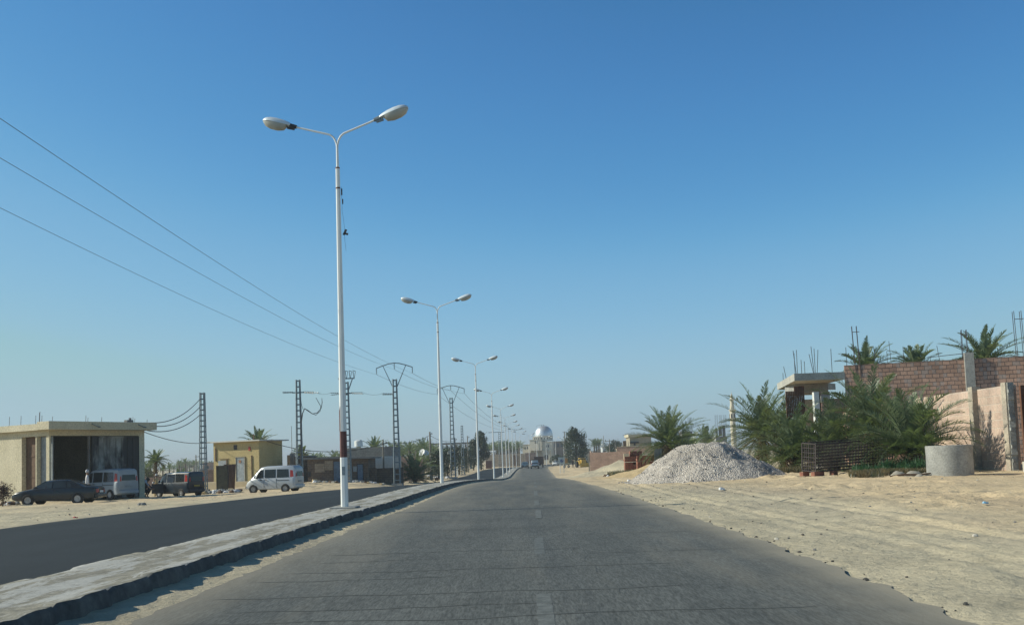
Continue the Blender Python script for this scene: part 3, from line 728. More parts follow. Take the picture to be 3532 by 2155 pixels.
for c_, d_ in (((hw*.055,-.05,3.0),(.09,.09,1.3)),((hw*.30,-.05,1.9),(.08,.08,1.2)),((hw*.845,-.05,1.5),(.07,.07,2.6)),((hw*.24,-.05,2.55),(1.2,.04,.04))): m = MB(); m.box(c_, d_); m.build('conduit', WOODB, hut)
m = MB(); m.box((hw/2,-.4,.0), (hw+2.2,hd+1.4,.7)); m.build('plinth', mat('sandy_plinth',(.45,.37,.24),(.36,.3,.2),.95,1.2,bmp=.4), hut)
m = MB(); m.box((hw-1.4,1.0,hh+.35), (.09,.09,.75)); m.build('roof_post', WOODB, hut)
wire('power_cable', shp(7.1,0,4.4), hut.location + Vector((-.3,-.3,hh+.05)), .35, .028, 'cable from the workshop eaves passing behind the plain pylon to the hut roof')
# scrap doors leaning before the hut
p = on(768, 84); t = thing('scrap_door', 'greenish scrap metal door propped upright before the yellow hut', 'door', p, .15)
m = MB(); m.box((0,0,1.12), (.95,.07,2.25), M=Matrix.Rotation(-.06,3,'X')); m.box((0,-.06,1.1),(.8,.04,.06)); m.build('panel', mat('mossy_metal',(.13,.12,.07),(.08,.07,.05),.8,3), t)
m = MB(); m.box((-.46,-.02,1.12), (.06,.12,2.3)); m.box((.46,-.02,1.12), (.06,.12,2.3)); m.build('frame', DARKM, t)
p = on(791, 85); t = thing('scrap_door', 'ribbed brown scrap gate leaf beside the greenish scrap door', 'door', p, -.25)
m = MB(); m.box((0,0,1.15), (1.1,.05,2.3), M=Matrix.Rotation(.07,3,'Y'))
for k in range(9): m.box((-.5+k*.125+.08,-.05,1.15), (.03,.04,2.25), M=Matrix.Rotation(.07,3,'Y'))
m.build('panel', mat('brown_gate',(.14,.085,.06),(.09,.055,.04),.8,4), t)
m = MB(); m.box((0.08,.02,2.3),(1.15,.09,.07)); m.box((-.08,.02,.06),(1.15,.09,.07)); m.build('frame', DARKM, t)

# heap of litter beside the scrap doors
rr = random.Random(11)
LIT = [PLASTICW, CONC, TAN, PINK, WOODB]
def litter(sx0, sx1, Y0, Y1, n, rmax, label, name='litter'):
    m = MB()
    for k in range(n):
        p = on(rr.uniform(sx0, sx1), rr.uniform(Y0, Y1)); p.z = ground_z(p.x, p.y)
        r = rr.uniform(.3, 1) * rmax; mi = rr.choice([0,0,1,1,2,3,4])
        if rr.random() < .5: lump(m, (p.x, p.y, p.z + r*.3), r, rr, mi, 6)
        else: m.box((p.x,p.y,p.z+r*.4), (r*1.6,r,r*.8), rr.uniform(0,3), mi, M=Matrix.Rotation(rr.uniform(0,3),3,'Z') @ Matrix.Rotation(rr.uniform(-.5,.5),3,'X'))
    o = m.build(name, LIT); tag(o, label, 'rubbish', kind='stuff'); return o
litter(695, 830, 79, 83, 90, .28, 'pale rubbish strewn before the scrap doors')
litter(10, 60, 56, 59, 30, .25, 'rubbish strewn left of the black saloon car')
litter(1080, 1330, 93, 95, 50, .28, 'stones and planks lying before the low dark shops')
litter(1440, 1545, 152, 175, 36, .4, 'scattered debris under the trees across the opposite road')

# ------------------------------------------------------------------ low dark shops right of the van
def facade(name, label, sx0, sx1, Y, z0s, hgt, depth, m_, roof=None, rh=.14, over=.15, rz=0, cat='building', parapet=0):
    a = on(sx0, Y); b = on(sx1, Y); w = b.x - a.x
    t = thing(name, label, cat, (a.x, Y, min(a.z, b.z) if z0s is None else z0s), rz)
    mm = MB(); mm.box((w/2, depth/2, hgt/2-.3), (w, depth, hgt+.6)); mm.build('wall', m_, t)
    if roof: mm = MB(); mm.box((w/2, depth/2, hgt+rh/2), (w+2*over, depth+2*over, rh)); mm.build('roof', roof, t)
    if parapet:
        mm = MB(); mm.box((w/2,.1,hgt+rh+parapet/2),(w,.2,parapet)); mm.box((.1,depth/2,hgt+rh+parapet/2),(.2,depth-.42,parapet)); mm.box((w-.1,depth/2,hgt+rh+parapet/2),(.2,depth-.42,parapet)); mm.build('parapet', m_, t)
    return t, w
def opening(t, x, z, w, h, m_, name='window', d=.05, y=-.02, frame=None, sill=False):
    mm = MB(); mm.box((x, y, z), (w, d, h)); o = mm.build(name, m_, t)
    if frame:
        f = MB(); e = .06; f.box((x-w/2-e/2,y-.02,z),(e,d+.04,h+2*e)); f.box((x+w/2+e/2,y-.02,z),(e,d+.04,h+2*e)); f.box((x,y-.02,z+h/2+e/2),(w,d+.04,e)); f.box((x,y-.02,z-h/2-e/2),(w,d+.04,e)); f.build(name.split('_')[0] + '_frame', frame, o)
    return o
t, w = facade('low_shop', 'low dark brown block shop with blue door, behind the nearest lamp post', 1062, 1180, 95, None, 2.6, 7, BRK_B, CONCD, .2, .35, rz=-.0)
t.rotation_euler[2] = rad(8)
opening(t, w*.86, 1.2, .7, 2.3, BLUED, 'door', frame=WOODB); opening(t, w*.05, 1.2, .3, .5, DARKM); opening(t, w*.35, 1.8, .9, .8, BRK_T, 'patched_opening'); opening(t, w*.62, 2.0, .8, .9, BRK_T, 'patched_opening')
m = MB()
for k in range(6): m.box((w*.1+k*.55,-.6,.12+.1*(k%2)), (.5,.35,.2), M=Matrix.Rotation(k*.7,3,'Z'))
m.build('doorstep', CONC, t)
t, w = facade('low_shop', 'low dark shop with a flat overhanging slab, right of the nearest lamp post', 1210, 1272, 96, None, 2.65, 5, BRK_B, CONCD, .16, .5)
opening(t, w*.55, 1.15, .5, 1.9, BLUED, 'door', frame=DARKM); opening(t, w*.25, 1.7, .35, .5, GREYD)
t, w = facade('yard_wall', 'low dark yard wall joining the slab-roofed shop', 1274, 1300, 97, None, 1.75, .25, BRK_B, cat='wall')
t, w = facade('block_house', 'grey single-storey block house behind the low dark shops', 1200, 1348, 118, -1.3, 4.05, 6, BRK_G, CONC, .12, .05)
opening(t, w*.3, 2.6, .5, .4, DARKM)
hs = t
p = on(1240, 121); wt = thing('water_tank', 'round white water tank standing on the grey block house roof', 'tank', (p.x, 121, 2.80), sc=.53)
m = MB(); m.lathe([(.0,.42),(.88,.42),(.95,.5),(.95,1.7),(.86,1.8),(.4,1.95),(0,1.97)], 18); m.build('tank', WHITE, wt, 40)
m = MB(); m.box((0,0,.2),(.9,.9,.44)); m.build('stand', CREAM, wt)
m = MB(); m.box((.5,0,1.95),(.3,.3,.1)); m.build('lid', DARKM, wt)
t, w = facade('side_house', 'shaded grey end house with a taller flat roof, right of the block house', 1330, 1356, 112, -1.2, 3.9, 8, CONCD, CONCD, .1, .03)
t, w = facade('white_wall', 'weathered white wall behind the V-headed pylon', 1276, 1385, 104, -1.05, 2.75, .3, mat('white_wall_render',(.62,.61,.57),(.46,.45,.41),.9,.9,bmp=.2), cat='wall')
t, w = facade('yard_wall', 'brown block yard wall behind the V-headed pylon', 1292, 1392, 98, None, 1.75, .25, BRK_B, cat='wall'); opening(t, w*.82, .9, .08, 1.7, WOODB, 'post')
t, w = facade('yard_wall', 'pinkish wall with rubble on top, beyond the bushy roadside palm', 1372, 1460, 140, -1.6, 3.3, .4, BRK_F, cat='wall')
m = MB(); rr = random.Random(3)
for k in range(16): m.box((rr.uniform(.3,w-.3),.2,3.15), (rr.uniform(.2,.6),.3,rr.uniform(.1,.35)), rr.uniform(0,1))
m.build('rubble_top', CREAMD, t)
# brick stub with concrete post left of pylon B
t, w = facade('brick_stub', 'unfinished pale brick stub wall with a concrete post, right of the yellow hut', 992, 1018, 102, -.95, 3.1, .3, BRK_T, cat='wall'); m = MB(); m.box((w-.2,-.06,1.6),(.45,.4,3.3)); m.build('post', CONC, t)
t, w = facade('dark_shed', 'dark shed behind the looped-cable pylon', 1018, 1066, 99, -.95, 2.85, 4, BRK_B, CONCD, .1, .1)
# tan wall and fields far left
t, w = facade('field_wall', 'long tan block wall behind the dark van', 500, 742, 128, -1.45, 1.75, .3, BRK_T, cat='wall'); opening(t, w*.2, 1.3, .5, .4, DARKM)
t, w = facade('field_wall', 'low reddish brick wall left of the dark van', 494, 560, 100, -1.1, 1.5, .3, BRK_F, cat='wall')
t, w = facade('field_wall', 'rough reddish bank wall behind the plain pylon', 690, 745, 112, -1.2, 2.1, .4, BRK_F, cat='wall')

# wooden poles with bundled cable on the left
def pole(sx, Y, h, label, top=True, m_=None, r=.11, cat='utility pole', arm=.5, name='utility_pole', z0=None):
    p = on(sx, Y, -.05); 
    if z0 is not None: p.z = z0
    t = thing(name, label, cat, p, group='wooden and concrete utility poles')
    m = MB(); m.tube([(0,0,-.2),(0,0,h)], [r, r*.7], 7); m.build('pole', m_ or WOODP, t)
    if arm: m = MB(); m.box((arm*.3,0,h-.35),(arm,.09,.09)); m.tube([(arm*.6,0,h-.35),(arm*.6,0,h-.15)], .05, 6); m.build('cross_arm', WOODP, t)
    return t, p
WOODP = mat('grey_pole_wood', (.27,.25,.21), (.19,.17,.14), .9, 6, fine=20)
t1, q1 = pole(1325, 100, 4.6, 'thin grey utility pole by the block house')
t2, q2 = pole(1487, 150, 7.2, 'thick pale utility pole left of the second street lamp', r=.17)
t3, q3 = pole(1572, 176, 6.8, 'utility pole under the flat concrete frame, right of second lamp', r=.17)
t4, q4 = pole(1616, 206, 7.6, 'pale utility pole before the concrete frame, left of the third lamp', r=.14)
t5, q5 = pole(677, 190, 5.5, 'thin distant pole over the far fields at left', r=.12, arm=1.)
t6, q6 = pole(1009, 104, 6.2, 'slender mast rising behind the yellow hut', r=.035, arm=0)
t7, q7 = pole(1413, 125, 4.2, 'short thin pole beyond the bushy roadside palm', r=.09, arm=0)
t8, q8 = pole(1578, 178, 3.4, 'short white post left of the third street lamp', r=.12, arm=0, m_=WHITE)
hz = hut.location + Vector((hw-.3, -1.2, hh+.1))
wire('power_cable', hz, q1 + Vector((.3,0,4.3)), 1.0, .03, 'drooping cable from the hut roof across to the thin grey pole')
wire('power_cable', q1 + Vector((.3,0,4.3)), q2 + Vector((0,0,6.7)), .45, .03, 'drooping cable between the thin grey pole and the thick pale pole')
wire('power_cable', q2 + Vector((0,0,6.7)), q3 + Vector((0,0,6.3)), .5, .03, 'drooping cable right of the thick pale pole')
# ------------------------------------------------------------------ palms and trees
def palm_crown(mb, rr, n, L, e0=84, e1=-15, droop=1.0, pairs=31, lw=0.051, ll=.42, mi=0, base=(0,0,0), stiff=.5, seg=12):
    """n fronds; elevations spread from e0 (upright) to e1; each frond a curved rib with leaflets"""
    for i in range(n):
        f = (i + .5) / n
        el = rad(e0 + (e1 - e0) * f ** .85 + rr.uniform(-7, 7)); az = i * 2.39996 + rr.uniform(-.25, .25)
        Li = L * rr.uniform(.8, 1.08) * (.82 + .25 * math.sin(PI * min(1, f + .15)))
        bend = droop * rr.uniform(.7, 1.25) * (.55 + .7 * math.cos(el) if el > 0 else .9)
        p = Vector(base) + Vector((math.cos(az), math.sin(az), 0)) * .08
        side0 = Vector((-math.sin(az), math.cos(az), 0)); P = [p.copy()]; T = []
        yaw = rr.uniform(-.25, .25)
        for k in range(seg):
            t = k / seg; e = el - bend * (t ** 1.5); a2 = az + yaw * t
            d = Vector((math.cos(a2) * math.cos(e), math.sin(a2) * math.cos(e), math.sin(e))); T.append(d)
            p = p + d * (Li / seg); P.append(p.copy())
        T.append(T[-1])
        rs = [.028 * (1 - .85 * k / seg) for k in range(seg + 1)]
        mb.tube(P, rs, 4, mi, cap=False)
        roll = rr.uniform(-.5, .5)
        for j in range(pairs):
            t = .14 + .86 * (j + .5) / pairs; x = t * seg; k = min(seg - 1, int(x)); q = P[k].lerp(P[k + 1], x - k); d = T[k]
            nrm = side0.cross(d).normalized(); 
            if nrm.z < 0: nrm = -nrm
            l = ll * (math.sin(PI * min(1, (t * .86 + .16))) ** .6) * rr.uniform(.8, 1.1)
            for s in (-1, 1):
                sw = rad(64 - 26 * t + rr.uniform(-9, 9)); v = rad(28 + rr.uniform(-10, 22))
                dd = (d * math.cos(sw) + (side0 * s * math.cos(v + roll * s * .4) + nrm * math.sin(v)) * math.sin(sw)).normalized()
                dr = Vector((0, 0, -.10 * l * rr.uniform(.2, 1.6)))
                w = d.lerp(nrm, .35).normalized() * lw * .5 * rr.uniform(.8, 1.3)
                tip = q + dd * l + dr; md_ = q + dd * l * .5
                mb.add([q - w * .6, md_ - w, tip, md_ + w, q + w * .6], [(0,1,2,3,4)], mi)
def palm_trunk(mb, h, r0_, r1, rr, lean=(0,0), n=10):
    P = []; R = []; k_ = max(4, int(h / .16))
    for k in range(k_ + 1):
        t = k / k_; P.append((lean[0]*t*t, lean[1]*t*t, -.2 + (h + .2) * t)); R.append((r0_ + (r1 - r0_) * t) * (1.1 if k % 2 else .92) * rr.uniform(.95, 1.05))
    mb.tube(P, R, n)
def palm(name, label, p, h, L, n, rr, rz=0, dead=6, cat='palm tree', group='date palms', lean=(0,0), r=(.26,.22), e0=86, e1=-12, droop=1., pairs=31, lw=0.051, ll=.42, stub=True):
    t = thing(name, label, cat, p, rz, group)
    m = MB(); palm_trunk(m, h, r[0], r[1], rr, lean)
    if stub:
        for k in range(26):
            a = k * 2.4; z = h * (.25 + .75 * k / 26) - .05; rr_ = (r[0] + r[1]) / 2 * .95
            m.bar((lean[0] + rr_*math.cos(a)*.8, lean[1] + rr_*math.sin(a)*.8, z), (lean[0] + (rr_+.16)*math.cos(a), lean[1] + (rr_+.16)*math.sin(a), z + .22), .07, .04)
    m.build('trunk', BARK, t)
    m = MB(); palm_crown(m, rr, n, L, e0, e1, droop, pairs, lw, ll, 0, (lean[0], lean[1], h))
    m.build('crown', PALM, t)
    if dead:
        m = MB(); palm_crown(m, rr, dead, L * .8, -8, -62, .8, int(pairs * .7), lw * .9, ll * .8, 0, (lean[0], lean[1], h - .12)); m.build('dead_fronds', PALMD, t)
    return t
R = random.Random
def bpt(sx, Y, dz=0): p = on(sx, Y); p.z = ground_z(p.x, p.y) + dz; return p
# right foreground clump
palm('date_palm', 'bushy low date palm with long arching fronds, just left of the concrete ring', bpt(3142, 38.5), .75, 3.0, 66, R(1), dead=9, e1=-6, droop=1.15, pairs=40, ll=.54, lw=0.055)
palm('date_palm', 'tall full date palm behind the steel cage, its spear fronds over the brick wall', bpt(3010, 44), 1.75, 3.3, 74, R(2), dead=8, e1=-22, droop=1.1, pairs=40, ll=.54, lw=0.058)
palm('date_palm', 'broad date palm left of the steel cage, before the corrugated screen', bpt(2880, 45), .8, 2.9, 60, R(3), dead=8, e1=-20, droop=1.15, pairs=38, ll=.54, lw=0.058)
palm('date_palm', 'low date palm sprout between the gravel heap and the steel cage', bpt(2742, 46), .6, 2.9, 62, R(4), dead=5, e1=-5, droop=1.2, pairs=33, ll=.45, lw=0.058)
palm('date_palm', 'date palm right behind the gravel heap, in front of the minaret', bpt(2632, 56), 1.95, 3.25, 66, R(5), dead=12, e1=-30, droop=1.0, pairs=36, ll=.48, lw=0.065)
palm('date_palm', 'date palm between the gravel heap palm and the corrugated screen', bpt(2705, 60), 1.7, 3.0, 52, R(55), dead=6, e1=-25, droop=1.1, pairs=31, ll=.48, lw=0.065)
palm('date_palm', 'lone date palm left of the gravel heap, beside the stacked bricks', bpt(2308, 73), 1.95, 3.2, 66, R(6), dead=16, e1=-28, droop=.8, pairs=36, ll=.54, lw=0.072, r=(.3,.26))
palm('date_palm', 'low drooping date palm on the right flank of the lone palm', bpt(2375, 84), 1.0, 3.2, 46, R(61), dead=12, e1=-25, droop=1.1, pairs=28, ll=.54, lw=0.072)
palm('date_palm', 'short spiky palm with dry upright fronds before the far right buildings', bpt(2442, 120), 2.6, 3.0, 26, R(7), dead=0, e0=88, e1=25, droop=.5, pairs=26, ll=.54, lw=0.087)
# palms over the brick wall
def palm_at(label, sx, sy, Y, L, n, seed, **k):
    c = at(sx, sy, Y); g_ = G(c.x, c.y)
    return palm('date_palm', label, (c.x, Y, g_), c.z - g_, L, n, R(seed), **k)
palm_at('palm crown showing above the brick wall, behind the tall paired rebars', 2985, 1275, 60, 2.0, 30, 8, dead=0, e1=0, droop=.7, lw=0.072)
palm_at('smallest palm crown above the brick wall, left of the concrete pier', 3160, 1268, 62, 1.8, 30, 9, dead=0, e1=0, droop=.7, lw=0.072)
palm_at('largest palm crown above the brick wall, right of the concrete pier', 3395, 1250, 58, 2.6, 34, 10, dead=0, e1=0, droop=.65, lw=0.080)
# left side palms
palm_at('palm with arching fronds right beside the cream workshop', 537, 1592, 108, 1.75, 30, 12, dead=4, e1=-25, droop=1.1, lw=0.087, ll=.36, r=(.2,.17))
palm_at('dense palm crown standing up behind the yellow hut', 890, 1535, 116, 2.35, 34, 13, dead=0, e1=-5, droop=.75, lw=0.102)
palm_at('small palm crown behind the looped-cable pylon', 1040, 1572, 122, 1.5, 20, 14, dead=0, e1=0, droop=.6, lw=0.102)
palm_at('palm crown peeping over the grey block house', 1292, 1555, 150, 2.6, 26, 15, dead=0, e1=0, droop=.7, lw=0.116)
palm('date_palm', 'bushy stemless palm on the bank right of the V-headed pylon', bpt(1432, 122), .5, 4.0, 64, R(16), dead=10, e1=-12, droop=1.0, pairs=33, lw=0.102, ll=.5)
palm('date_palm', 'dull brownish palm left of the second street lamp', bpt(1488, 152), 2.4, 3.8, 32, R(17), dead=14, e1=-25, droop=1.0, lw=0.102, ll=.5)
palm('date_palm', 'low scrubby palm right behind the dark van', bpt(620, 105), .2, 2.4, 30, R(18), dead=6, e1=5, droop=.8, lw=0.102, ll=.45)
# a light template for distant palms, copied about
tp = None
def far_palm(sx, Y, h, sc, label, group='distant date palms'):
    global tp
    p = on(sx, Y)
    if tp is None: tp = palm('date_palm', label, p, 5.5, 2.9, 24, R(20), dead=0, e1=-25, droop=.9, pairs=12, lw=.16, ll=.6, stub=False, group=group); tp.scale = (sc,)*3; return tp
    return copy_thing(tp, p, rnd.uniform(0, 6), label, group, sc)
FP = 'distant palm among others on the skyline between the workshop and the yellow hut'
for sx, Y, sc in ((506,150,.55),(520,170,.6),(562,165,.5),(585,180,.55)): far_palm(sx, Y, 0, sc, 'small palm standing beyond the low wall beside the cream workshop', 'small palms beyond the low wall')
for k in range(15): far_palm(600 + k * 9.5 + rnd.uniform(-4, 4), rnd.uniform(300, 420), 0, rnd.uniform(.55, .9), FP, 'skyline palms left')
for k in range(16): far_palm(1052 + k * 8.7 + rnd.uniform(-4, 4), rnd.uniform(180, 260), 0, rnd.uniform(.55, .75), 'distant palm rising behind the low dark shops', 'skyline palms behind the shops')
for k in range(22): far_palm(1352 + k * 7.5 + rnd.uniform(-4, 4), rnd.uniform(170, 260), 0, rnd.uniform(.7, .95), 'distant palm in the grove around the concrete frame', 'grove palms round the concrete frame')
for k in range(26): far_palm(1680 + k * 4.6 + rnd.uniform(-3, 3), rnd.uniform(385, 430), 0, rnd.uniform(1.0, 1.35), 'distant palm in the grove behind the long beige wall', 'grove palms left of the mosque')
for sx in (2052, 2060, 2068): far_palm(sx, 380, 0, 1.2, 'distant palm over the right brick wall', 'palms over the right brick wall')

def leaf_cloud(mb, rr, c, rad3, n, size, clumps=26, mi=0):
    C_ = []
    for k in range(clumps):
        while True:
            v = Vector((rr.uniform(-1,1), rr.uniform(-1,1), rr.uniform(-1,1)))
            if v.length < 1: break
        v = v * (.55 + .45 * rr.random()); C_.append((Vector((v.x*rad3[0], v.y*rad3[1], v.z*rad3[2])) + Vector(c), rr.uniform(.22, .42) * min(rad3)))
    for k in range(n):
        q, r = rr.choice(C_); d = Vector((rr.gauss(0,1), rr.gauss(0,1), rr.gauss(0,1))).normalized() * r * rr.random() ** .4
        p = q + d; a = Vector((rr.gauss(0,1), rr.gauss(0,1), rr.gauss(0,1))).normalized(); b = a.cross(d.normalized() + Vector((0,0,.3))).normalized() * size * .45; a = a * size * rr.uniform(.6, 1.2)
        mb.add([p - a*.5, p + b*.5, p + a*.5, p - b*.5], [(0,1,2,3)], mi)
def tree(label, p, h, w, rr, n=5200, size=.28, m_=LEAF, trunk=.16, lift=.1, name='dark_tree', group=None, shape=1.0, clumps=60, cat='tree', dep=None):
    t = thing(name, label, cat, p, 0, group)
    m = MB(); m.tube([(0,0,-.2),(.05,0,h*.3),(0,.05,h*.6),(.05,0,h*.85)], [trunk, trunk*.8, trunk*.45, .03], 7)
    for k in range(9):
        a = k * 2.4; z = h * (.15 + .07 * k); m.tube([(0,0,z),(w*.2*math.cos(a), w*.2*math.sin(a), z+h*.1),(w*.38*math.cos(a), w*.38*math.sin(a), z+h*.2)], [trunk*.4, trunk*.25, .02], 5)
    m.build('trunk', BARK2, t)
    m = MB(); dep = dep or w
    leaf_cloud(m, rr, (0,0,h*(.48+lift/3)), (w*.5, dep*.5, h*(.5-lift/3)*.98), int(n*.65), size, clumps)
    leaf_cloud(m, rr, (0,0,h*(.72)), (w*.3*shape, dep*.3*shape, h*.27), int(n*.35), size, clumps // 2)
    m.build('crown', m_, t); return t
tree('dense dark bushy tree beside the yellow bulldozer', on(1988, 228), 9.6, 6.6, R(31), 9000, .40, shape=.6, trunk=.3, lift=-.05)
tree('tall dark tree right behind the third street lamp', on(1660, 236), 9.9, 4.6, R(32), 8000, .38, shape=1.2, trunk=.22, lift=-.08)
tree('lower dark tree at the left shoulder of the tall dark tree', on(1634, 232), 8.2, 3.4, R(33), 4500, .36, shape=.9, lift=-.08)
for k, (sx, Y, h, w, lab) in enumerate(((1543,165,5.4,6.5,'dark shrubby tree in the shaded yard behind the globe lamps'),(1584,190,6.2,7,'dark shrubby tree below the concrete frame'),(1513,150,4.6,4.6,'dark shrubby tree behind the second lamp post'),(1610,212,5.4,5.5,'dark shrubby tree left of the tall dark tree'))):
    tree(lab, on(sx, Y), h, w, R(40 + k), 3000, .3, name='shrub_tree', group='dark shrubby trees below the frame')
tree('rounded green tree over the right brick wall', on(2118, 300), 6.8, 7.5, R(50), 3500, .45)
tree('olive shrubs below the pink house far left', on(606, 118), 2.0, 5.5, R(51), 2200, .2, SCRUB, name='scrub_bush', cat='bush')
tree('dull scrub bush behind the cream workshop corner', on(505, 112), 2.6, 4.5, R(52), 2200, .2, SCRUB, name='scrub_bush', cat='bush')
tree('dark greenery behind the right shoulder of the mosque', on(1930, 300), 3.6, 9, R(53), 2500, .35, name='shrub_tree', dep=4)
tree('dark red-brown bush at the left edge beside the workshop', on(8, 55), 1.35, 1.3, R(54), 1500, .1, mat('brown_bush',(.13,.06,.04),(.05,.035,.03),.8,6), name='brown_bush', cat='bush', trunk=.04)
tree('small round tree among the far roofs', on(2170, 320), 6, 5, R(56), 1800, .4)
# low scrub along the foot of the palms
m = MB(); rr = R(60)
def tuft(m, p, h, rr, n=9, w=.012, mi=0, spread=.5):
    for k in range(n):
        a = rr.uniform(0, 2*PI); b = rr.uniform(.1, spread); q = Vector(p) + Vector((rr.uniform(-.08,.08), rr.uniform(-.08,.08), 0)); hh = h * rr.uniform(.5, 1.1)
        t_ = q + Vector((math.cos(a)*b*hh, math.sin(a)*b*hh, hh)); md_ = q.lerp(t_, .55) + Vector((0,0,hh*.12)); s = Vector((-math.sin(a), math.cos(a), 0)) * w
        m.add([q - s, q + s, md_ + s*.8, t_, md_ - s*.8], [(0,1,2,3,4)], mi)
for k in range(1000):
    p = bpt(rr.uniform(2950, 3230), rr.triangular(35.2, 39.0, 36)); tuft(m, p, .12 + .5 * rr.random() * max(.15, .55 + noise.noise(Vector((p.x*1.3, p.y*1.3, 4)))), rr, 7, .018)
o = m.build('grass', GRASS); tag(o, 'bright green grass under the palms beside the concrete ring', 'grass', kind='stuff')
m = MB()
for k in range(700):
    p = bpt(2935 + 300 * rr.random(), 34.6 + 1.2 * noise.noise(Vector((k*.3,0,0))) + rr.random()) if k < 420 else bpt(rr.uniform(2690, 2790), rr.uniform(42.5, 44.5)); tuft(m, p, .24, rr, 8, .012, rr.choice([0,0,1]), .8)
for k in range(160):
    p = bpt(rr.uniform(2100, 2250), rr.triangular(60, 74, 70)); tuft(m, p, .35, rr, 7, .02, rr.choice([0,1]), .8)
o = m.build('dry_grass', [PALMD, SCRUB]); tag(o, 'dry tufts at the foot of the palms and brick stacks', 'grass', kind='stuff')
# ------------------------------------------------------------------ right side: heaps, walls, ring, cage
def heap(name, label, c, rx, ry, h, m_, seed, n=70, amp=.05, power=1.0, flat=.18, cat='heap', amp2=.02, ridge=0, fs=2.2):
    t = MB(); rows = []
    for i in range(n + 1):
        row = []
        for j in range(n + 1):
            x = (i / n * 2 - 1) * 1.15; y = (j / n * 2 - 1) * 1.15
            r = math.sqrt(x*x + y*y); a = math.atan2(y, x)
            rr_ = r * (1 + .12 * noise.noise(Vector((math.cos(a)*1.5, math.sin(a)*1.5, seed))))
            z = (1 - max(0, rr_ - flat) / (1 - flat)); z = max(-.08, z)
            z = h * (z ** power if z > 0 else z)
            X, Y = c[0] + x * rx, c[1] + y * ry
            if rr_ < 1.05: z += amp * fbm(X + seed, Y, 1.3) * min(1, (1.05 - rr_) * 4) + amp2 * fbm(X, Y + seed, fs * 4) * min(1, (1.05 - rr_) * 8)
            row.append((X, Y, G(X, Y) + .02 + z))
        rows.append(row)
    t.rings(rows, cap=False, closed=False); o = t.build(name, m_, smooth=180 if amp2 < .03 else 60); tag(o, label, cat); return o
def gravel_mat():
    m, nt, b = nodes_of('gravel'); co = objco(nt, True)
    v = nt.nodes.new('ShaderNodeTexVoronoi'); v.inputs['Scale'].default_value = 17; nt.links.new(co, v.inputs['Vector'])
    w = nt.nodes.new('ShaderNodeTexWhiteNoise'); nt.links.new(v.outputs['Position'], w.inputs['Vector'])
    c = ramp(nt, [(0.,(.2,.175,.15)),(.10,(.42,.375,.32)),(.8,(.54,.485,.42)),(1.,(.64,.585,.51))], w.outputs[0])
    c = mixc(nt, 1., c, ramp(nt, [(.35,.72),(.6,1.05)], tex(nt, .8, 6, .65, co)), 'MULTIPLY')
    nt.links.new(c, b.inputs['Base Color']); b.inputs['Roughness'].default_value = .9
    bump(nt, b, v.outputs['Distance'], .9, .05); return m
GRAV = gravel_mat()
gh = heap('gravel_heap', 'big heap of pale grey gravel on the right roadside', (7.9, 42.2), 3.2, 3.6, 1.42, GRAV, 2.0, 120, .12, 1.0, .30, amp2=.022)
heap('gravel_heap', 'low spill of gravel off the right end of the big gravel heap', (10.1, 43.0), 1.0, 1.1, .42, GRAV, 5.0, 50, .06, 1., .15, amp2=.035)
m = MB(); rr = R(70)
for k in range(700):
    a = rr.uniform(0, 2*PI); q = rr.random() ** .5 * 1.12; x, y = 7.9 + 3.2*q*math.cos(a), 42.2 + 3.6*q*math.sin(a)
    rq = max(0, q - .30) / .70; z = G(x, y) + .03 + 1.42 * max(0, 1 - rq); r = rr.choice([.02,.025,.035,.05])
    lump(m, (x, y, z + r*.2), r, rr, rr.choice([0,0,1]), 5)
o = m.build('gravel_stones', [mat('gravel_light',(.52,.49,.46),(.4,.38,.35),.9,6,world=True), mat('gravel_dark',(.24,.22,.2),(.16,.15,.14),.9,6,world=True)]); tag(o, 'loose larger stones lying over the gravel heap', 'gravel', kind='stuff')
SANDY = mat('yellow_sand', (.60,.45,.24), (.52,.39,.21), .95, 1.2, fine=9, world=True)
heap('sand_heap', 'smooth yellow sand heap tucked behind the gravel heap', (8.5, 57.5), 3.9, 3.2, .68, SANDY, 7., 50, .08, 1.2, .1)
heap('sand_heap', 'long sandy mound before the far brick wall', (9.4, 86), 5.2, 6, 1.05, SAND, 9., 50, .12, 1.3, .1)
heap('sand_heap', 'low sandy mound behind the stacked bricks', (14.5, 88), 6, 6, .9, SAND, 12., 40, .12, 1.3, .1)
m = MB(); rr = R(71)
for k in range(40):
    p = bpt(rr.uniform(2085, 2150), rr.uniform(68, 74)); r = rr.uniform(.05,.16); m.box((p.x,p.y,p.z+.05),(r*3,r,r*.6),0,rr.choice([0,0,1]), M=Matrix.Rotation(rr.uniform(0,3),3,'Z')@Matrix.Rotation(rr.uniform(-.6,.6),3,'Y'))
for x, y in ((2120,64),(2131,63),(2150,66),(2098,66),(2136,75)): p = bpt(x,y); lump(m,(p.x,p.y,p.z+.06),.12,rr,rr.choice([0,2]),6)
o = m.build('scrap_scatter', [DARKM, WOODB, PLASTICW]); tag(o, 'dark scraps lying on the sandy mound by the road', 'rubbish', kind='stuff')

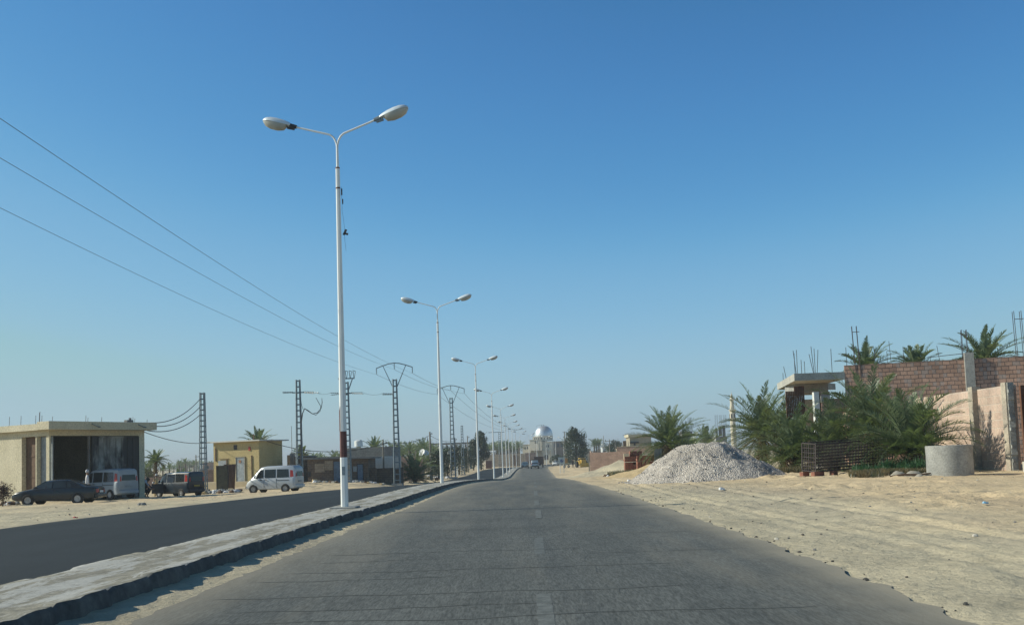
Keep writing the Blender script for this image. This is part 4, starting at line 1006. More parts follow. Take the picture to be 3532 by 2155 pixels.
# stacked bricks
BRK = mat('stacked_brick_clay', (.36,.155,.10), (.23,.10,.07), .9, 5, fine=25)
def stack(sx, Y, nx, nz, label, dz=0, ny=2, miss=.03, rz=0):
    p = bpt(sx, Y, dz); t = thing('brick_stack', label, 'brick stack', p, rz, 'stacks of red hollow bricks')
    m = MB(); rr = R(int(sx))
    for k in range(nz):
        for i in range(nx):
            for j in range(ny):
                if rr.random() < miss: continue
                m.box((i*.31-.15*nx, j*.4, .1+k*.205+ (.03 if k > nz//2 else 0)), (.29+rr.uniform(-.01,.01),.38,.195), rr.uniform(-.03,.03))
    m.build('bricks', BRK, t)
    m = MB(); m.box((-.15,.2,.02),(nx*.32,.8,.1)); m.build('pallet', WOODB, t); return t
stack(2204, 76, 6, 6, 'left stack of red hollow bricks with a short stack on top'); stack(2202, 77, 3, 2, 'short topmost pile on the left brick stack', dz=1.27)
stack(2240, 75, 5, 6, 'right stack of red hollow bricks, beside the leaning metal sheet')
p = bpt(2272, 72); t = thing('metal_sheet', 'grey metal sheet leaning upright by the right brick stack', 'metal sheet', p, .2)
m = MB()
for k in range(7): m.box((-.24+k*.08,.0 if k%2 else .03,.8),(.08,.02,1.7), M=Matrix.Rotation(.14,3,'X'))
m.build('sheet', GALV, t); m = MB(); m.box((.3,.02,.8),(.05,.05,1.72), M=Matrix.Rotation(.10,3,'Y')); m.build('edge_bar', DARKM, t)
# cream wall behind palm
t, w = facade('garden_wall', 'bright cream garden wall behind the lone date palm', 2154, 2332, 96, -.55, 1.65, .25, mat('cream_wall',(.70,.60,.42),(.62,.52,.36),.9,1), cat='wall')

# concrete well ring
wp = bpt(3277, 32.7); wr = thing('concrete_ring', 'wide concrete well ring standing on the sand', 'well ring', (wp.x + .33, wp.y + .73, wp.z), sc=.965)
m = MB(); m.lathe([(.70,-.1),(.755,-.1),(.758,.3),(.75,.7),(.762,.98),(.755,1.03),(.69,1.035),(.66,1.0),(.655,.3),(.0,.28)], 44); m.build('shell', CONC, wr, 40)
m = MB(); rr = R(72)
for k in range(60): lump(m,(rr.uniform(-.5,.5),rr.uniform(-.5,.5),.85+rr.uniform(-.05,.13)),rr.uniform(.05,.14),rr,rr.choice([0,1,2]),6)
m.lathe([(0,.86),(.64,.86),(.655,.80),(.5,.4)],20,mi=0)
m.build('fill', [WOODB, CONC, PALMD], wr)
for k, (x, Y, r, lab) in enumerate(((3098,33.8,.20,'pale rock by the grass edge, leftmost of the rocks beside the ring'),(3150,33.5,.25,'largest smooth boulder left of the concrete ring'),(3190,33.4,.2,'dark-topped rock touching the left foot of the concrete ring'),(3172,33.1,.12,'small flat rock in front of the largest boulder'))):
    m = MB(); rr = R(80+k); n = 9; rows = []
    for i in range(6):
        ph = PI/2*i/5; rows.append([((r*math.cos(ph)*1.3+.001)*math.cos(2*PI*j/n)*rr.uniform(.85,1.12),(r*math.cos(ph)+.001)*math.sin(2*PI*j/n)*rr.uniform(.85,1.12),r*math.sin(ph)*rr.uniform(.85,1.0)-.04) for j in range(n)])
    m.rings(rows); o = m.build('rock', mat('pale_rock',(.45,.42,.35),(.28,.25,.2),.9,5,bmp=.4), smooth=50); o.location = bpt(x, Y); tag(o, lab, 'rock')
p = bpt(3070, 33.2); m = MB(); m.tube([(0,0,.03),(.5,.06,.07),(1.0,.02,.05),(1.5,.1,.1)],[.02,.035,.03,.015],6); o = m.build('dry_branch', WOODB); o.location = p; tag(o, 'dry branch lying on the sand before the grass', 'branch')

# steel cage on bricks
a = bpt(2815, 37.0); b = bpt(3080, 39.2); L_ = (b - a).length; t = thing('steel_cage', 'dark steel grille cage resting on bricks before the palms', 'cage', a, math.atan2(b.y-a.y, b.x-a.x))
t.location.z += .18
CAG = mat('cage_steel', (.06,.05,.048), (.04,.03,.03), .7, 5)
H, Wd = 1.02, .65; t.rotation_euler[0] = rad(5); t.rotation_euler[1] = rad(-1.5)
def grid_panel(m, o, du, L, H, nv, nh, r=.02):
    o = Vector(o); du = Vector(du)
    for k in range(nv + 1): q = o + du * (L*k/nv); m.bar(q, q + Vector((0,0,H)), r if 0<k<nv else r*2)
    for k in range(nh + 1): z = H*k/nh; m.bar(o + Vector((0,0,z)), o + du*L + Vector((0,0,z)), r*1.15 if 0<k<nh else r*2)
m = MB(); grid_panel(m, (0,0,0), (1,0,0), L_, H, 26, 9); m.build('front_grille', CAG, t)
m = MB(); grid_panel(m, (0,Wd,0), (1,0,0), L_, H, 26, 9); m.build('rear_grille', CAG, t)
m = MB(); grid_panel(m, (0,0,0), (0,1,0), Wd, H, 6, 6, .018); m.build('end_grille', CAG, t)
m = MB(); grid_panel(m, (L_,0,0), (0,1,0), Wd, H, 6, 6, .018); m.build('end_grille', CAG, t)
for x, y in ((.05,.05),(.3,.1),(.05,.6),(1.0,.05)):
    q_ = t.location + Vector((x*math.cos(t.rotation_euler.z)-y*math.sin(t.rotation_euler.z), x*math.sin(t.rotation_euler.z)+y*math.cos(t.rotation_euler.z), -.09))
    m = MB(); m.box((0,0,0),(.34,.18,.17)); o = m.build('support_brick', BRK, bevel=.01); o.location = q_; o.rotation_euler = (0,0,t.rotation_euler.z + x*.3); tag(o, 'red hollow brick propping up the steel cage', 'brick', 'bricks under the steel cage')

# pink wall along the yard (faces the road), lit by the sun
WX = 18.0
t = thing('yard_wall', 'pale pink block wall lit by the sun behind the concrete ring', 'wall', (WX, 34.9, -.1))
m = MB(); m.box((.12, 5.75, 1.60), (.24, 8.9, 3.4)); m.build('wall', BRK_P, t)
m = MB(); m.box((-.03, 4.0, 1.66), (.34,.36,3.5)); m.box((-.02, 1.42, 1.62), (.30,.34,3.56)); m.box((-.02,10.1,1.55),(.3,.3,3.4)); m.build('pillar', CREAM if False else mat('pinkish_concrete',(.50,.44,.34),(.36,.31,.25),.9,2,bmp=.5,fine=14), t)
rr = R(90); m = MB()
for k in range(26): m.box((-.02, 1.24+rr.uniform(-.04,.04), .2+k*.125), (.2,.12,.12), rr.uniform(-.2,.2), 0)
m.build('broken_edge', [CONC, BRK], t)
t = thing('yard_wall', 'pale wall piece right of the dark doorway, at the right edge', 'wall', (WX-.05, 30.5, -.1))
m = MB(); m.box((.12,1.25,1.75),(.24,4.3,3.7)); m.build('wall', BRK_P, t)
m = MB(); m.box((-.04,3.2,1.8),(.34,.34,3.72)); m.build('pillar', MT['pinkish_concrete'], t)
m = MB(); m.box((-.2,1.6,.18),(.35,5.4,.75)); m.build('plinth', mat('pale_plinth',(.55,.52,.45),(.42,.4,.34),.9,1.4), t)
t = thing('doorway', 'dark brown doorway recess between the two pale wall pieces', 'doorway', (WX, 34.55, -.1))
m = MB(); m.box((.45,1.3,1.6),(.5,.1,3.3)); m.build('jamb', mat('rust_brown_jamb',(.16,.075,.04),(.11,.05,.03),.9,2), t); m = MB(); m.box((.75,.75,1.6),(.08,1.2,3.3)); m.build('door_leaf', DARKM, t)
# house wall of dark hollow brick behind
HX0 = at(2920, 1400, 50).x; t = thing('brick_house', 'unfinished hollow-brick house with a concrete slab roof, right of the palms', 'building', (HX0, 50, 0), rad(-14))
m = MB(); m.box((8.5, .12, 2.6), (17,.24,5.2)); m.box((.12,6.3,1.6),(.24,12.1,3.2)); m.build('wall', BRK_D, t)
def hx(sx, sy=1270):
    r_ = ray(sx, sy).x; return (50 * r_ - HX0) / (math.cos(rad(14)) + r_ * math.sin(rad(14)))
px = hx(3345, 1300)
m = MB(); m.box((px,-.02,2.75),(.42,.36,5.5)); m.build('pillar', CONC, t)
m = MB(); m.box((px+.45,.0,2.0),(.5,.02,4.0)); 
def rebars(mm, x, y, z, h, n=4, s=.22, tie=None, lean=0):
    m = MB(); (mm.l.append(m) if isinstance(mm, RB) else None)
    for k in range(n):
        ox, oy = ((k % 2) - .5) * s, ((k // 2) - .5) * s; m.tube([(x+ox,y+oy,z),(x+ox+lean*h,y+oy,z+h)], .017, 4)
    if tie: m.bar((x-s/2-.05,y-s/2,z+tie), (x+s/2+.05,y-s/2,z+tie), .03)
m = RB()
rebars(m, hx(2960), .1, 4.6, 2.55, 4, .22, 2.25, -.03); rebars(m, hx(3334), .15, 5.2, 1.45, 4, .22, 1.2)
rebars(m, hx(3514,1100), .15, 5.2, 2.2, 4, .32, 1.8, -.02)
for sx, h in ((3022,.9),(3076,1.1),(3063,.6),(3245,.75),(3120,.8)): m.tube([(hx(sx),.1,5.1),(hx(sx)-.05*(sx%3),.1,5.2+h)], .014, 4)
m.tube([(hx(3200),.1,5.38),(hx(3350),.1,5.5)],.02)
m.build('rebar', REBAR, t)
# concrete slab canopy to the left
s0 = at(2739,1288,50); s1 = at(2681,1335,57.5); s2 = at(2920,1275,50); zt_ = s0.z
t2 = thing('concrete_canopy', 'pale concrete roof slab with bent rebars, jutting left of the brick house', 'canopy', (0,0,0))
m = MB(); m.prism([(s0.x,s0.y),(s1.x,s1.y),(s1.x+4,s1.y+2),(s2.x-.02,s2.y+6),(s2.x-.02,s2.y)], zt_-.36, zt_); m.build('slab', mat('pale_slab',(.52,.51,.44),(.38,.37,.33),.9,1.2,bmp=.4,fine=12), t2)
m = MB(); m.box(((s0.x+s2.x)/2+.3,53.6,zt_-.62),(s2.x-s0.x-.9,2.0,.5)); m.build('beam', CONC, t2)
m = RB()
for sx, Y, h, l in ((2700,56.5,.75,0),(2712,55,1.1,-.22),(2746,50.3,1.7,-.16),(2750,50.4,1.75,.03),(2742,50.3,1.5,0),(2765,51,1.1,0),(2776,52,1.1,0),(2808,50.3,1.95,-.15),(2812,50.4,1.8,.0),(2818,50.3,1.7,.18),(2806,50.3,1.4,-.3),(2870,50.5,1.75,0),(2922,51,1.9,0)):
    x = at(sx, 1280, Y).x; m.tube([(x,Y,zt_-.05),(x+l*.6,Y,zt_+h*.97*.72)], .016, 4)
m.build('rebar', REBAR, t2)
t3 = thing('canopy_column', 'white and brick column under the concrete slab', 'column', (at(2812,1340,50.6).x,50.6,0))
m = MB(); m.box((.0,0,1.95),(.26,.3,4.0)); m.build('white_post', WHITE, t3); m = MB(); m.box((.42,.0,1.95),(.42,.4,4.0)); m.build('brick_pier', BRK_D, t3); m = MB(); m.box((.42,-.02,3.6),(.46,.44,.35)); m.build('pier_cap', CONC, t3)
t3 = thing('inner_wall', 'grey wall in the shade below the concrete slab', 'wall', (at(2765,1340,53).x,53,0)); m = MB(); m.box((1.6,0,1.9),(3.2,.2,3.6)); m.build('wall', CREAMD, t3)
# corrugated screen
c0 = at(2713,1400,49); t4 = thing('corrugated_screen', 'rusty brown corrugated metal screen under the left end of the slab', 'fence', (c0.x,49,0), .05)
m = MB()
for k in range(22):
    x = k*.043; m.box((x,.02*(k%2),2.45+.12*(k>9)),(.035,.03,3.0+.24*(k>9)), 0)
m.build('sheet', RUST, t4); m = MB(); m.box((.47,-.05,3.2),(.98,.05,.05)); m.box((.47,-.05,1.9),(.98,.05,.05)); m.build('rail', WOODB, t4)

# ------------------------------------------------------------------ far right wall and town
t, w = facade('brick_wall', 'long pinkish brick wall behind the sandy mounds, right of the bulldozer', 2036, 2200, 150, -1.4, 2.75, .3, BRK_F, cat='wall'); t.rotation_euler[2] = rad(-22)
t, w = facade('brick_wall', 'farther stretch of pinkish brick wall ending behind the lone palm', 2130, 2300, 165, -1.3, 3.4, .3, BRK_F, CREAMD, .12, .05, cat='wall'); t.rotation_euler[2] = rad(-12)
# ------------------------------------------------------------------ mosque and far town
STONE = mat('mosque_stone', (.78,.71,.57), (.68,.62,.49), .9, .5, fine=5)
DOME = mat('dome_sheet_metal', (.72,.75,.76), (.62,.65,.67), .42, .5, metal=.6)
WIN = mat('far_window', (.04,.045,.055), None, .3)
mp_ = on(1870, 430); mo = thing('mosque', 'cream stone mosque with a large silver dome at the end of the road', 'mosque', (mp_.x, 430, -.95), rad(-15))
def U(x): return (x - 600) / 40.2
def V(y): return (922 - y) / 40.2
def blk(m, x0, x1, y0, y1, d0, d1):  # photo units across, metres deep
    m.box(((U(x0)+U(x1))/2, (d0+d1)/2, (V(y0)+V(y1))/2), (U(x1)-U(x0), d1-d0, V(y0)-V(y1)))
m = MB(); blk(m,260,405,648,1000,0,9); blk(m,405,612,575,752,-1.2,10); blk(m,612,785,612,1000,0,11); blk(m,405,490,752,1000,1.5,6); blk(m,490,612,752,1000,3.5,8)
m.build('wall', STONE, mo)
m = MB(); blk(m,255,408,640,650,-.2,9.2); blk(m,400,615,566,575,-1.4,10.2); blk(m,608,792,604,612,-.25,11.2); blk(m,760,785,760,1000,-.5,0); blk(m,722,745,760,1000,-.5,0); blk(m,600,790,745,762,-.5,0)
m.build('cornice', mat('pale_stone',(.62,.57,.45),(.55,.5,.39),.9,.8), mo)
def archwin(cx, cy, w, h, par, y=-.06, name='window', m_=None):
    m = MB(); P = []; x = U(cx); ww = w/40.2/2; hh = h/40.2; z0 = V(cy) - hh/2
    P = [(x-ww,z0),(x+ww,z0),(x+ww,z0+hh-ww)] + [(x+ww*math.cos(a), z0+hh-ww+ww*math.sin(a)) for a in (PI*.25,PI*.5,PI*.75)] + [(x-ww,z0+hh-ww)]
    n = len(P); m.add([(a,y,b) for a,b in P]+[(a,y+.12,b) for a,b in P],[tuple(range(n))]+[(i,i+n,(i+1)%n+n,(i+1)%n) for i in range(n)])
    return m.build(name, m_ or WIN, par)
for cx, cy, y in ((307,703,-.06),(348,700,-.06),(684,685,-.06),(720,684,-.06)): archwin(cx,cy,19,42,mo,y)
archwin(678,872,70,88,mo,-.08,'door',mat('dark_wood_door',(.06,.045,.035),None,.7))
for cx in (500,530): archwin(cx,612,12,34,mo,-1.26)
m = MB(); cx_ = U(592); blk(m,436,562,512,580,1,9); m.build('lantern_base', STONE, mo)
for cx in (475,505,540): archwin(cx,546,13,34,mo,.94)
m = MB(); m.lathe([(4.05,V(590)),(3.9,V(580)),(3.9,V(512)),(4.1,V(506))], 32, (U(596),5.2,0)); dr_ = m.build('drum', STONE, mo, 40)
for k in range(8):
    a = -PI/2 + (k - 2) * .33; m = MB(); m.box((U(596)+3.86*math.cos(a), 5.2+3.86*math.sin(a), V(545)), (.10,.42,.85), a); m.build('drum_window', WIN, dr_)
m = MB(); pr = [(3.95*math.cos(t)**.8, V(506) + 4.45*math.sin(t)**.92) for t in [PI/2*k/14 for k in range(14)]] + [(0,V(506)+4.55)]
m.lathe(pr, 36, (U(596),5.2,0)); m.build('dome', DOME, mo, 60)
for P_, r_ in (([(U(582),3.5,V(580)),(U(582),3.2,V(300))],.07),([(U(596),5.2,V(330)),(U(596),5.2,V(302))],.06),([(U(590),3.2,V(560)),(U(590),3.2,V(340))],.04),([(U(490),3.2,V(350)),(U(500),3.2,V(318)),(U(560),3.2,V(316)),(U(665),3.2,V(322)),(U(668),3.2,V(350))],.04),([(U(515),-1.5,V(745)),(U(515),-1.5,V(585))],.05),([(U(590),-1.5,V(745)),(U(590),-1.5,V(585))],.05)):
    m = MB(); m.tube(P_, r_, 5); m.build('scaffold_pole', DARKM, mo)
m = MB()
for x in (462, 512): m.box((U(x+4), 1.0, (V(752)+V(900))/2), (.3,.3,V(752)-V(900)))
m.build('portico_column', WHITE, mo)
an = thing('annex', 'long two-storey annex with dark bluish windows, right of the mosque', 'building', (mp_.x + U(790)+.02, 433, -.95))
m = MB(); blk(m,790+0,1120,612,1000,0,9); m.v = [(x - U(790), y, z) for x, y, z in m.v]; m.build('wall', mat('brown_annex',(.27,.21,.17),(.2,.16,.13),.9,.6), an)
m = MB(); m.box((4.1,4.4,V(608)),(8.8,9.4,.25)); m.build('roof', CREAMD, an)
for k in range(5): m = MB(); m.box((.9+k*1.6,-.04,V(675)),(1.0,.1,1.5)); m.build('window', mat('bluish_glass',(.06,.075,.10),(.04,.05,.07),.3,2), an)
m = MB(); m.box((.7,-.6,V(743)),(1.4,1.2,.35)); m.build('porch_slab', CREAM, an)
p = on(1768, 285); t, w = facade('compound_wall', 'long beige compound wall with a dark gate, left of the mosque', 1679, 1812, 348, -2.0, 4.0, .3, BRK_T, cat='wall'); t.rotation_euler[2] = rad(-8)
opening(t, (1778-1679)/(1812-1679)*w, 1.8, 1.75, 3.5, WOODB, 'gate', .1, -.03)
t, w = facade('compound_wall', 'reddish wall in the shade under the mosque portico', 1812, 1850, 366, -1.8, 4.0, .3, BRK_F, cat='wall')
t, w = facade('brown_shed', 'small reddish brown shed at the foot of the tall dark tree', 1676, 1697, 272, -1.95, 2.1, 1.5, mat('red_brown_shed',(.16,.07,.05),(.11,.05,.04),.9,3), DARKM, .05, .05)
p = on(1698, 350); t = thing('cistern', 'white horizontal cistern showing above the beige compound wall', 'tank', (p.x, 351, 2.2), sc=1.2)
m = MB(); m.tube([(-1.6,0,.5),(-1.5,0,.5),(1.1,0,.62),(1.25,0,.62)], [.2,.42,.42,.2], 12); m.build('tank', WHITE, t, 40); m = MB(); m.box((-1,0,0),(.2,.5,.4)); m.box((.8,0,0),(.2,.5,.4)); m.build('saddle', CONC, t)
# concrete frame
a = on(1456, 280); b = on(1627, 280); fw_ = b.x - a.x; t = thing('unfinished_building', 'flat unfinished concrete frame on many columns, a figure standing on it', 'building', (a.x, 280, -2.0)); zs = 7.35
m = MB(); m.box((fw_/2,3,zs),(fw_+.6,7,.42)); m.build('slab', CONCD, t); m = MB(); m.box((fw_/2,3,3.6),(fw_+.2,6.6,.35)); m.build('slab', CONCD, t)
for k in range(11):
    for yy in (0.2, 5.6): m = MB(); m.box((.3+k*(fw_-.6)/10,yy,(zs-.2)/2-.1),(.32,.32,zs-.25)); m.build('column', CONCD, t)
m = RB()
for k in range(11): rebars(m, .3+k*(fw_-.6)/10, .2, zs+.2, .8, 2, .2)
m.build('rebar', REBAR, t); FRAME_TOP = Vector((a.x, 280, -2.0 + zs + .21))
# pale buildings right
t, w = facade('village_house', 'pale plastered house with an overhanging roof edge, behind the lone palm', 2176, 2250, 180, -1.5, 5.4, 6, CREAMD, CREAM, .5, .25)
opening(t, w*.2, 4.4, 1.6, .25, DARKM, 'ledge', .3, -.15); opening(t, w*.22, 4.05, .3, .35, WIN)
t, w = facade('brick_chimney', 'square brown roof shaft standing left of the pale plastered house', 2153, 2164, 182, -1.4, 4.7, .6, BRK_B, cat='tower')
t, w = facade('village_house', 'low cream house below the square brown roof shaft', 2140, 2180, 188, -1.4, 3.2, 6, CREAM, CREAM, .12, .1)
t, w = facade('unfinished_house', 'grey unfinished columns with tall rebars, right of the lone palm', 2358, 2394, 140, -1, 4.85, 3, CONCD); m = RB()
for x, z in ((.1,4.8),(.4,4.8),(.62,4.8),(.95,4.8),(1.2,4.8),(1.38,4.8)): rebars(m, x, .1, z, 1.5+.5*(x>.9), 2, .12)
m.build('rebar', REBAR, t)
t, w = facade('unfinished_house', 'grey unfinished wall with a comb of thin rebars, left of the minaret', 2474, 2512, 150, -1, 4.1, 3, BRK_G); m = MB(); m.box((.12,0,4.7),(.35,.3,1.2)); m.box((.7,0,4.9),(.45,.3,1.5)); m.box((1.25,0,4.9),(.4,.3,1.7)); m.build('column', CONCD, t); m = RB()
for x in (.05,.35,.7,.95,1.3,1.6): rebars(m, x, 0, 5.4, 1.9, 2, .12)
m.build('rebar', REBAR, t)
t, w = facade('cream_block', 'cream roof edge just above the gravel heap', 2512, 2560, 120, -1, 2.3, 4, CREAM, cat='building')
p = on(2534, 300); mn = thing('minaret', 'slender cream minaret rising behind the palm on the right', 'minaret', (p.x, 300, -1.7))
MINM = mat('minaret_stone', (.66,.60,.46), (.55,.50,.38), .9, 1.2)
m = MB(); m.lathe([(.85,0),(.80,14.0),(1.05,14.2),(1.08,14.6),(.70,14.65),(.66,15.8)], 10); m.build('shaft', MINM, mn, 30)
m = MB(); m.lathe([(.55,15.8),(.55,17.3),(.78,17.4),(.78,17.6),(.5,17.65)], 10); m.build('gallery', MINM, mn, 30)
m = MB(); m.lathe([(.5,17.65),(.42,18.3),(.2,18.7),(.28,18.9),(.12,19.2),(.05,19.6),(.02,20.0),(0,20.1)], 10); m.build('finial', MINM, mn, 40)
m = MB()
for k in range(5): a = k*2*PI/5+.3; m.box((.82*math.cos(a),.82*math.sin(a),12.6),(.2,.3,1.3), a)
m.build('window', DARKM, mn)
rr = R(100); HC_ = [CREAM, CREAMD, BRK_F, STONE, WHITE]
for k, (sx, w_, Y, tp_) in enumerate(((2006,18,400,1553),(2024,15,430,1548),(2040,22,420,1556),(2062,16,450,1550),(2080,26,400,1542),(2104,24,420,1536),(2128,20,440,1530),(2150,16,430,1538),(2404,30,300,1512),(2432,34,320,1518),(1836,0,0,0),(610,18,380,1594),(700,26,300,1596),(655,12,380,1592),(1085,14,260,1578))):
    if not Y: continue
    LBL = ['tiny cream house beside the thin pole right of the dense tree','far square grey-beige house over the left end of the brick wall','tiny brick-pink house over the left part of the brick wall','tiny stone-cream house below the distant lamp heads','far white house by the bare thin pole','far cream house by the cross-arm pole','square grey-beige far house by the rounded green tree','brick-pink far house beside the square brown roof shaft','pale flat house between the lone palm and the spiky palm','white flat house right of the spiky palm','','small grey-beige house on the skyline beyond the plain pylon','pinkish house on the skyline just left of the yellow hut','stone-cream speck of a house on the left skyline','small white house over the dark shops']
    z = at(sx, tp_, Y).z; t, w = facade('village_house', LBL[k], sx, sx+w_, Y, -2.3, z+2.3, 7, HC_[k%5], CREAMD, .2, .1)
    opening(t, w*.3, (z+2.3)*.7, .7, .9, WIN); opening(t, w*.7, (z+2.3)*.7, .7, .9, WIN)
# poles, dishes, masts
POLER = [(2106,170,5.0,'utility pole with a cross arm before the pinkish brick wall',.09,1.5),(2033,148,2.9,'short dark post at the end of the pinkish brick wall',.08,0),(1951,262,9.0,'tall service pole left of the dense bushy tree',.16,.8),(2020,300,7.6,'thin pole right of the dense bushy tree top',.14,1.),(2085,330,8.8,'bare thin pole over the brick wall',.12,0),(2125,260,5.9,'T-topped pole right of the cross-arm pole',.13,2.),(1920,400,8.5,'thin pole on the annex skyline',.12,1.),(730,320,5.0,'tiny pole beyond the plain pylon at left',.12,0),(1436,160,4.5,'short pole in the palm grove left of the second lamp',.1,0)]
for sx, Y, h, lab, r, arm in POLER:
    t, p = pole(sx, Y, h, lab, r=r, arm=0)
    if arm: m = MB(); m.box((0,0,h-.3),(arm,.08,.08)); m.build('cross_arm', WOODP, t); m = MB(); [m.tube([(s*arm*.45,0,h-.3),(s*arm*.45,0,h-.02)],.05,5) for s in (-1,0,1)]; m.build('insulator', CERA, t)
pylon(1598, 185, 'far slim lattice pylon left of the third street lamp', 9.2, w=(.5,.3)); 
pf, pfp = pylon(1727, 262, 'farthest lattice pylon with a T arm, left of the tenth street lamp', 9.6, w=(.8,.5)); m = MB(); m.box((-.8,0,9.5),(4.2,.16,.14)); m.build('cross_arm', GALV, pf)
def dish(sx, sy, Y, r, label, az=.5):
    c = at(sx, sy, Y); t = thing('satellite_dish', label, 'satellite dish', (c.x, Y, c.z - r*1.3), az); Mr = Matrix.Rotation(rad(62), 3, 'X')
    m = MB(); m.lathe([(0,0),(r*.5,r*.06),(r*.85,r*.19),(r,r*.27),(r*.98,r*.30),(r*.8,r*.2),(r*.4,r*.07),(0,.03)], 20, (0,0,r*1.3), M=Mr); m.build('dish', WHITE, t, 50)
    m = MB(); m.tube([(0,0,0),(0,.05,r*1.3)], .05, 6); m.tube([(0,0,r*.6),(0,-r*.9,r*1.5)], .025, 4); m.box((0,-r*.9,r*1.5),(.1,.1,.14)); m.build('mast', GALV, t)
dish(1456, 1561, 129, .50, 'left satellite dish of the pair above the bushy roadside palm', -.6); dish(1468, 1562, 130, .42, 'right satellite dish of the pair above the bushy roadside palm', .5)
dish(1513, 1559, 150, .25, 'small satellite dish left of the two globe lamps')
dish(2090, 1532, 200, .22, 'small white dish above the pinkish brick wall', .9); dish(2075, 1533, 210, .2, 'smaller white dish left of another over the brick wall', -.4)
GLOBE = mat('globe_lamp_white', (.85,.85,.83), None, .3)
gl = None
for k, sx in enumerate((1534.5, 1549)):
    p = on(sx, 162); zc = at(sx, 1563, 162).z
    lab = ['left','right'][k] + ' white globe lamp of the pair beside the second street lamp'
    if gl is None:
        gl = thing('globe_lamp', lab, 'lamp', p, group='white globe lamps'); m = MB(); m.tube([(0,0,-.1),(0,0,zc-p.z)], .04, 6); m.build('pole', DARKM, gl); m = MB(); m.lathe([(0,-.2),(.14,-.16),(.17,0),(.14,.12),(.06,.2),(0,.23)], 14, (0,0,zc-p.z)); m.build('globe', GLOBE, gl, 80)
    else: copy_thing(gl, p, 0, lab)
for k, (sx, Y) in enumerate(((2012,400),(2045,415),(2058,430))): copy_thing(lampB, on(sx, Y), .3, ['leftmost','middle','rightmost'][k] + ' of the distant street lamps seen right of the dense bushy tree')
# road sign
s0 = on(1932.8, 166); s1 = on(1945.8, 166); sg = thing('road_sign', 'square grey road sign with a blue disc on two white posts', 'road sign', ((s0.x+s1.x)/2, 166, s0.z), .0); hwid = (s1.x-s0.x)/2
for s in (-1,1): m = MB(); m.tube([(s*hwid,.05,-.1),(s*hwid,.05,1.6)], .055, 7); m.build('post', WHITE, sg)
m = MB(); m.box((-.05,0,2.05),(1.05,.05,1.12)); pl = m.build('plate', mat('sign_grey',(.45,.52,.52),(.38,.45,.46),.5,3), sg, bevel=.01)
m = MB(); m.lathe([(0,0),(.27,0),(.27,.012),(0,.012)], 24, (0,-.045,2.02), M=Matrix.Rotation(PI/2,3,'X')); m.build('blue_disc', mat('sign_blue',(.05,.10,.26),None,.4), pl)
m = MB(); m.bar((-.13,-.06,1.90),(.1,-.06,2.12),.06,.012); m.bar((.12,-.06,2.14),(-.02,-.06,2.14),.05,.012); m.bar((.12,-.06,2.14),(.12,-.06,2.0),.05,.012); m.build('white_arrow', WHITE, pl)
# small stuff by the roadside
p = on(1480, 165); m = MB(); rr = R(110); 
for k in range(7): lump(m, (rr.uniform(-.25,.25),rr.uniform(-.2,.2),rr.uniform(.1,.22)), rr.uniform(.28,.5), rr, 0, 8)
o = m.build('white_tarpaulin', PLASTICW); o.location = p + Vector((0,0,.1)); tag(o, 'crumpled white tarpaulin right of the bushy roadside palm', 'tarpaulin')
p = bpt(1507, 140); t = thing('crate', 'dark square crate on the sand left of the second street lamp', 'crate', p, sc=1.5); m = MB(); m.box((0,0,.15),(.34,.3,.3)); m.build('box', DARKM, t); m = MB(); [m.box((0,-.16,.05+.1*k),(.36,.02,.05)) for k in range(3)]; m.build('slats', WOODB, t)
# bulldozer
p = on(2012, 205); bd = thing('bulldozer', 'yellow loader parked against the dense bushy tree', 'bulldozer', (p.x, 205, p.z), rad(15))
m = MB(); m.box((0,1.2,.95),(1.5,2.2,.7)); m.box((0,.1,1.15),(1.1,1.1,.75),taper=.9); m.build('body', YELM, bd, bevel=.04)
m = MB(); m.box((.1,1.1,1.85),(1.15,1.2,.12)); [m.bar((x,y,1.2),(x,y,1.9),.08) for x in (-.4,.6) for y in (.6,1.6)]; m.build('cab', YELM, bd)
for s in (-1,1):
    m = MB(); m.lathe([(.2,-.2),(.62,-.2),(.66,0),(.62,.2),(.2,.2)], 18, (s*.95,1.2,.62), M=Matrix.Rotation(PI/2,3,'Y')); m.build('wheel', RUBBER, bd, 40)
    m = MB(); m.bar((s*.5,.4,1.1),(s*.6,-.75,.5),.12,.2); m.build('lift_arm', YELM, bd)
m = MB(); P = [(-.65,.1),(-.85,.02),(-1.05,.15),(-1.02,.6),(-.95,.85)]; m.rings([[(-1.0,y,z),(1.0,y,z),(1.0,y+.05,z+.02),(-1.0,y+.05,z+.02)] for y,z in P]); m.build('bucket', YELM, bd)
# yellow cab & cream vehicle far
# ------------------------------------------------------------------ vehicles (front towards +x)
def wheel(par, x, y, r, side, w=.19, rimm=None, hub=True):
    Mx = Matrix.Rotation(-side*PI/2, 3, 'X')
    m = MB(); m.lathe([(r*.55,-w/2),(r*.93,-w/2),(r,-w/2+.03),(r,w/2-.03),(r*.93,w/2),(r*.6,w/2),(r*.58,w/2-.04)], 22, (x,y,r), M=Mx); t = m.build('wheel', RUBBER, par, 35)
    m = MB(); m.lathe([(0,w/2-.01),(r*.16,w/2),(r*.2,w/2-.03),(r*.5,w/2-.035),(r*.62,w/2-.005),(r*.62,w/2-.03)], 20, (x,y,r), M=Mx)
    for k in range(6): a = k*PI/3; v = Mx @ Vector((r*.38*math.cos(a), r*.38*math.sin(a), w/2-.02)); m.box((x+v.x,y+v.y,r+v.z),(.05,.03,.05))
    m.build('rim', rimm or RIM, t, 35)
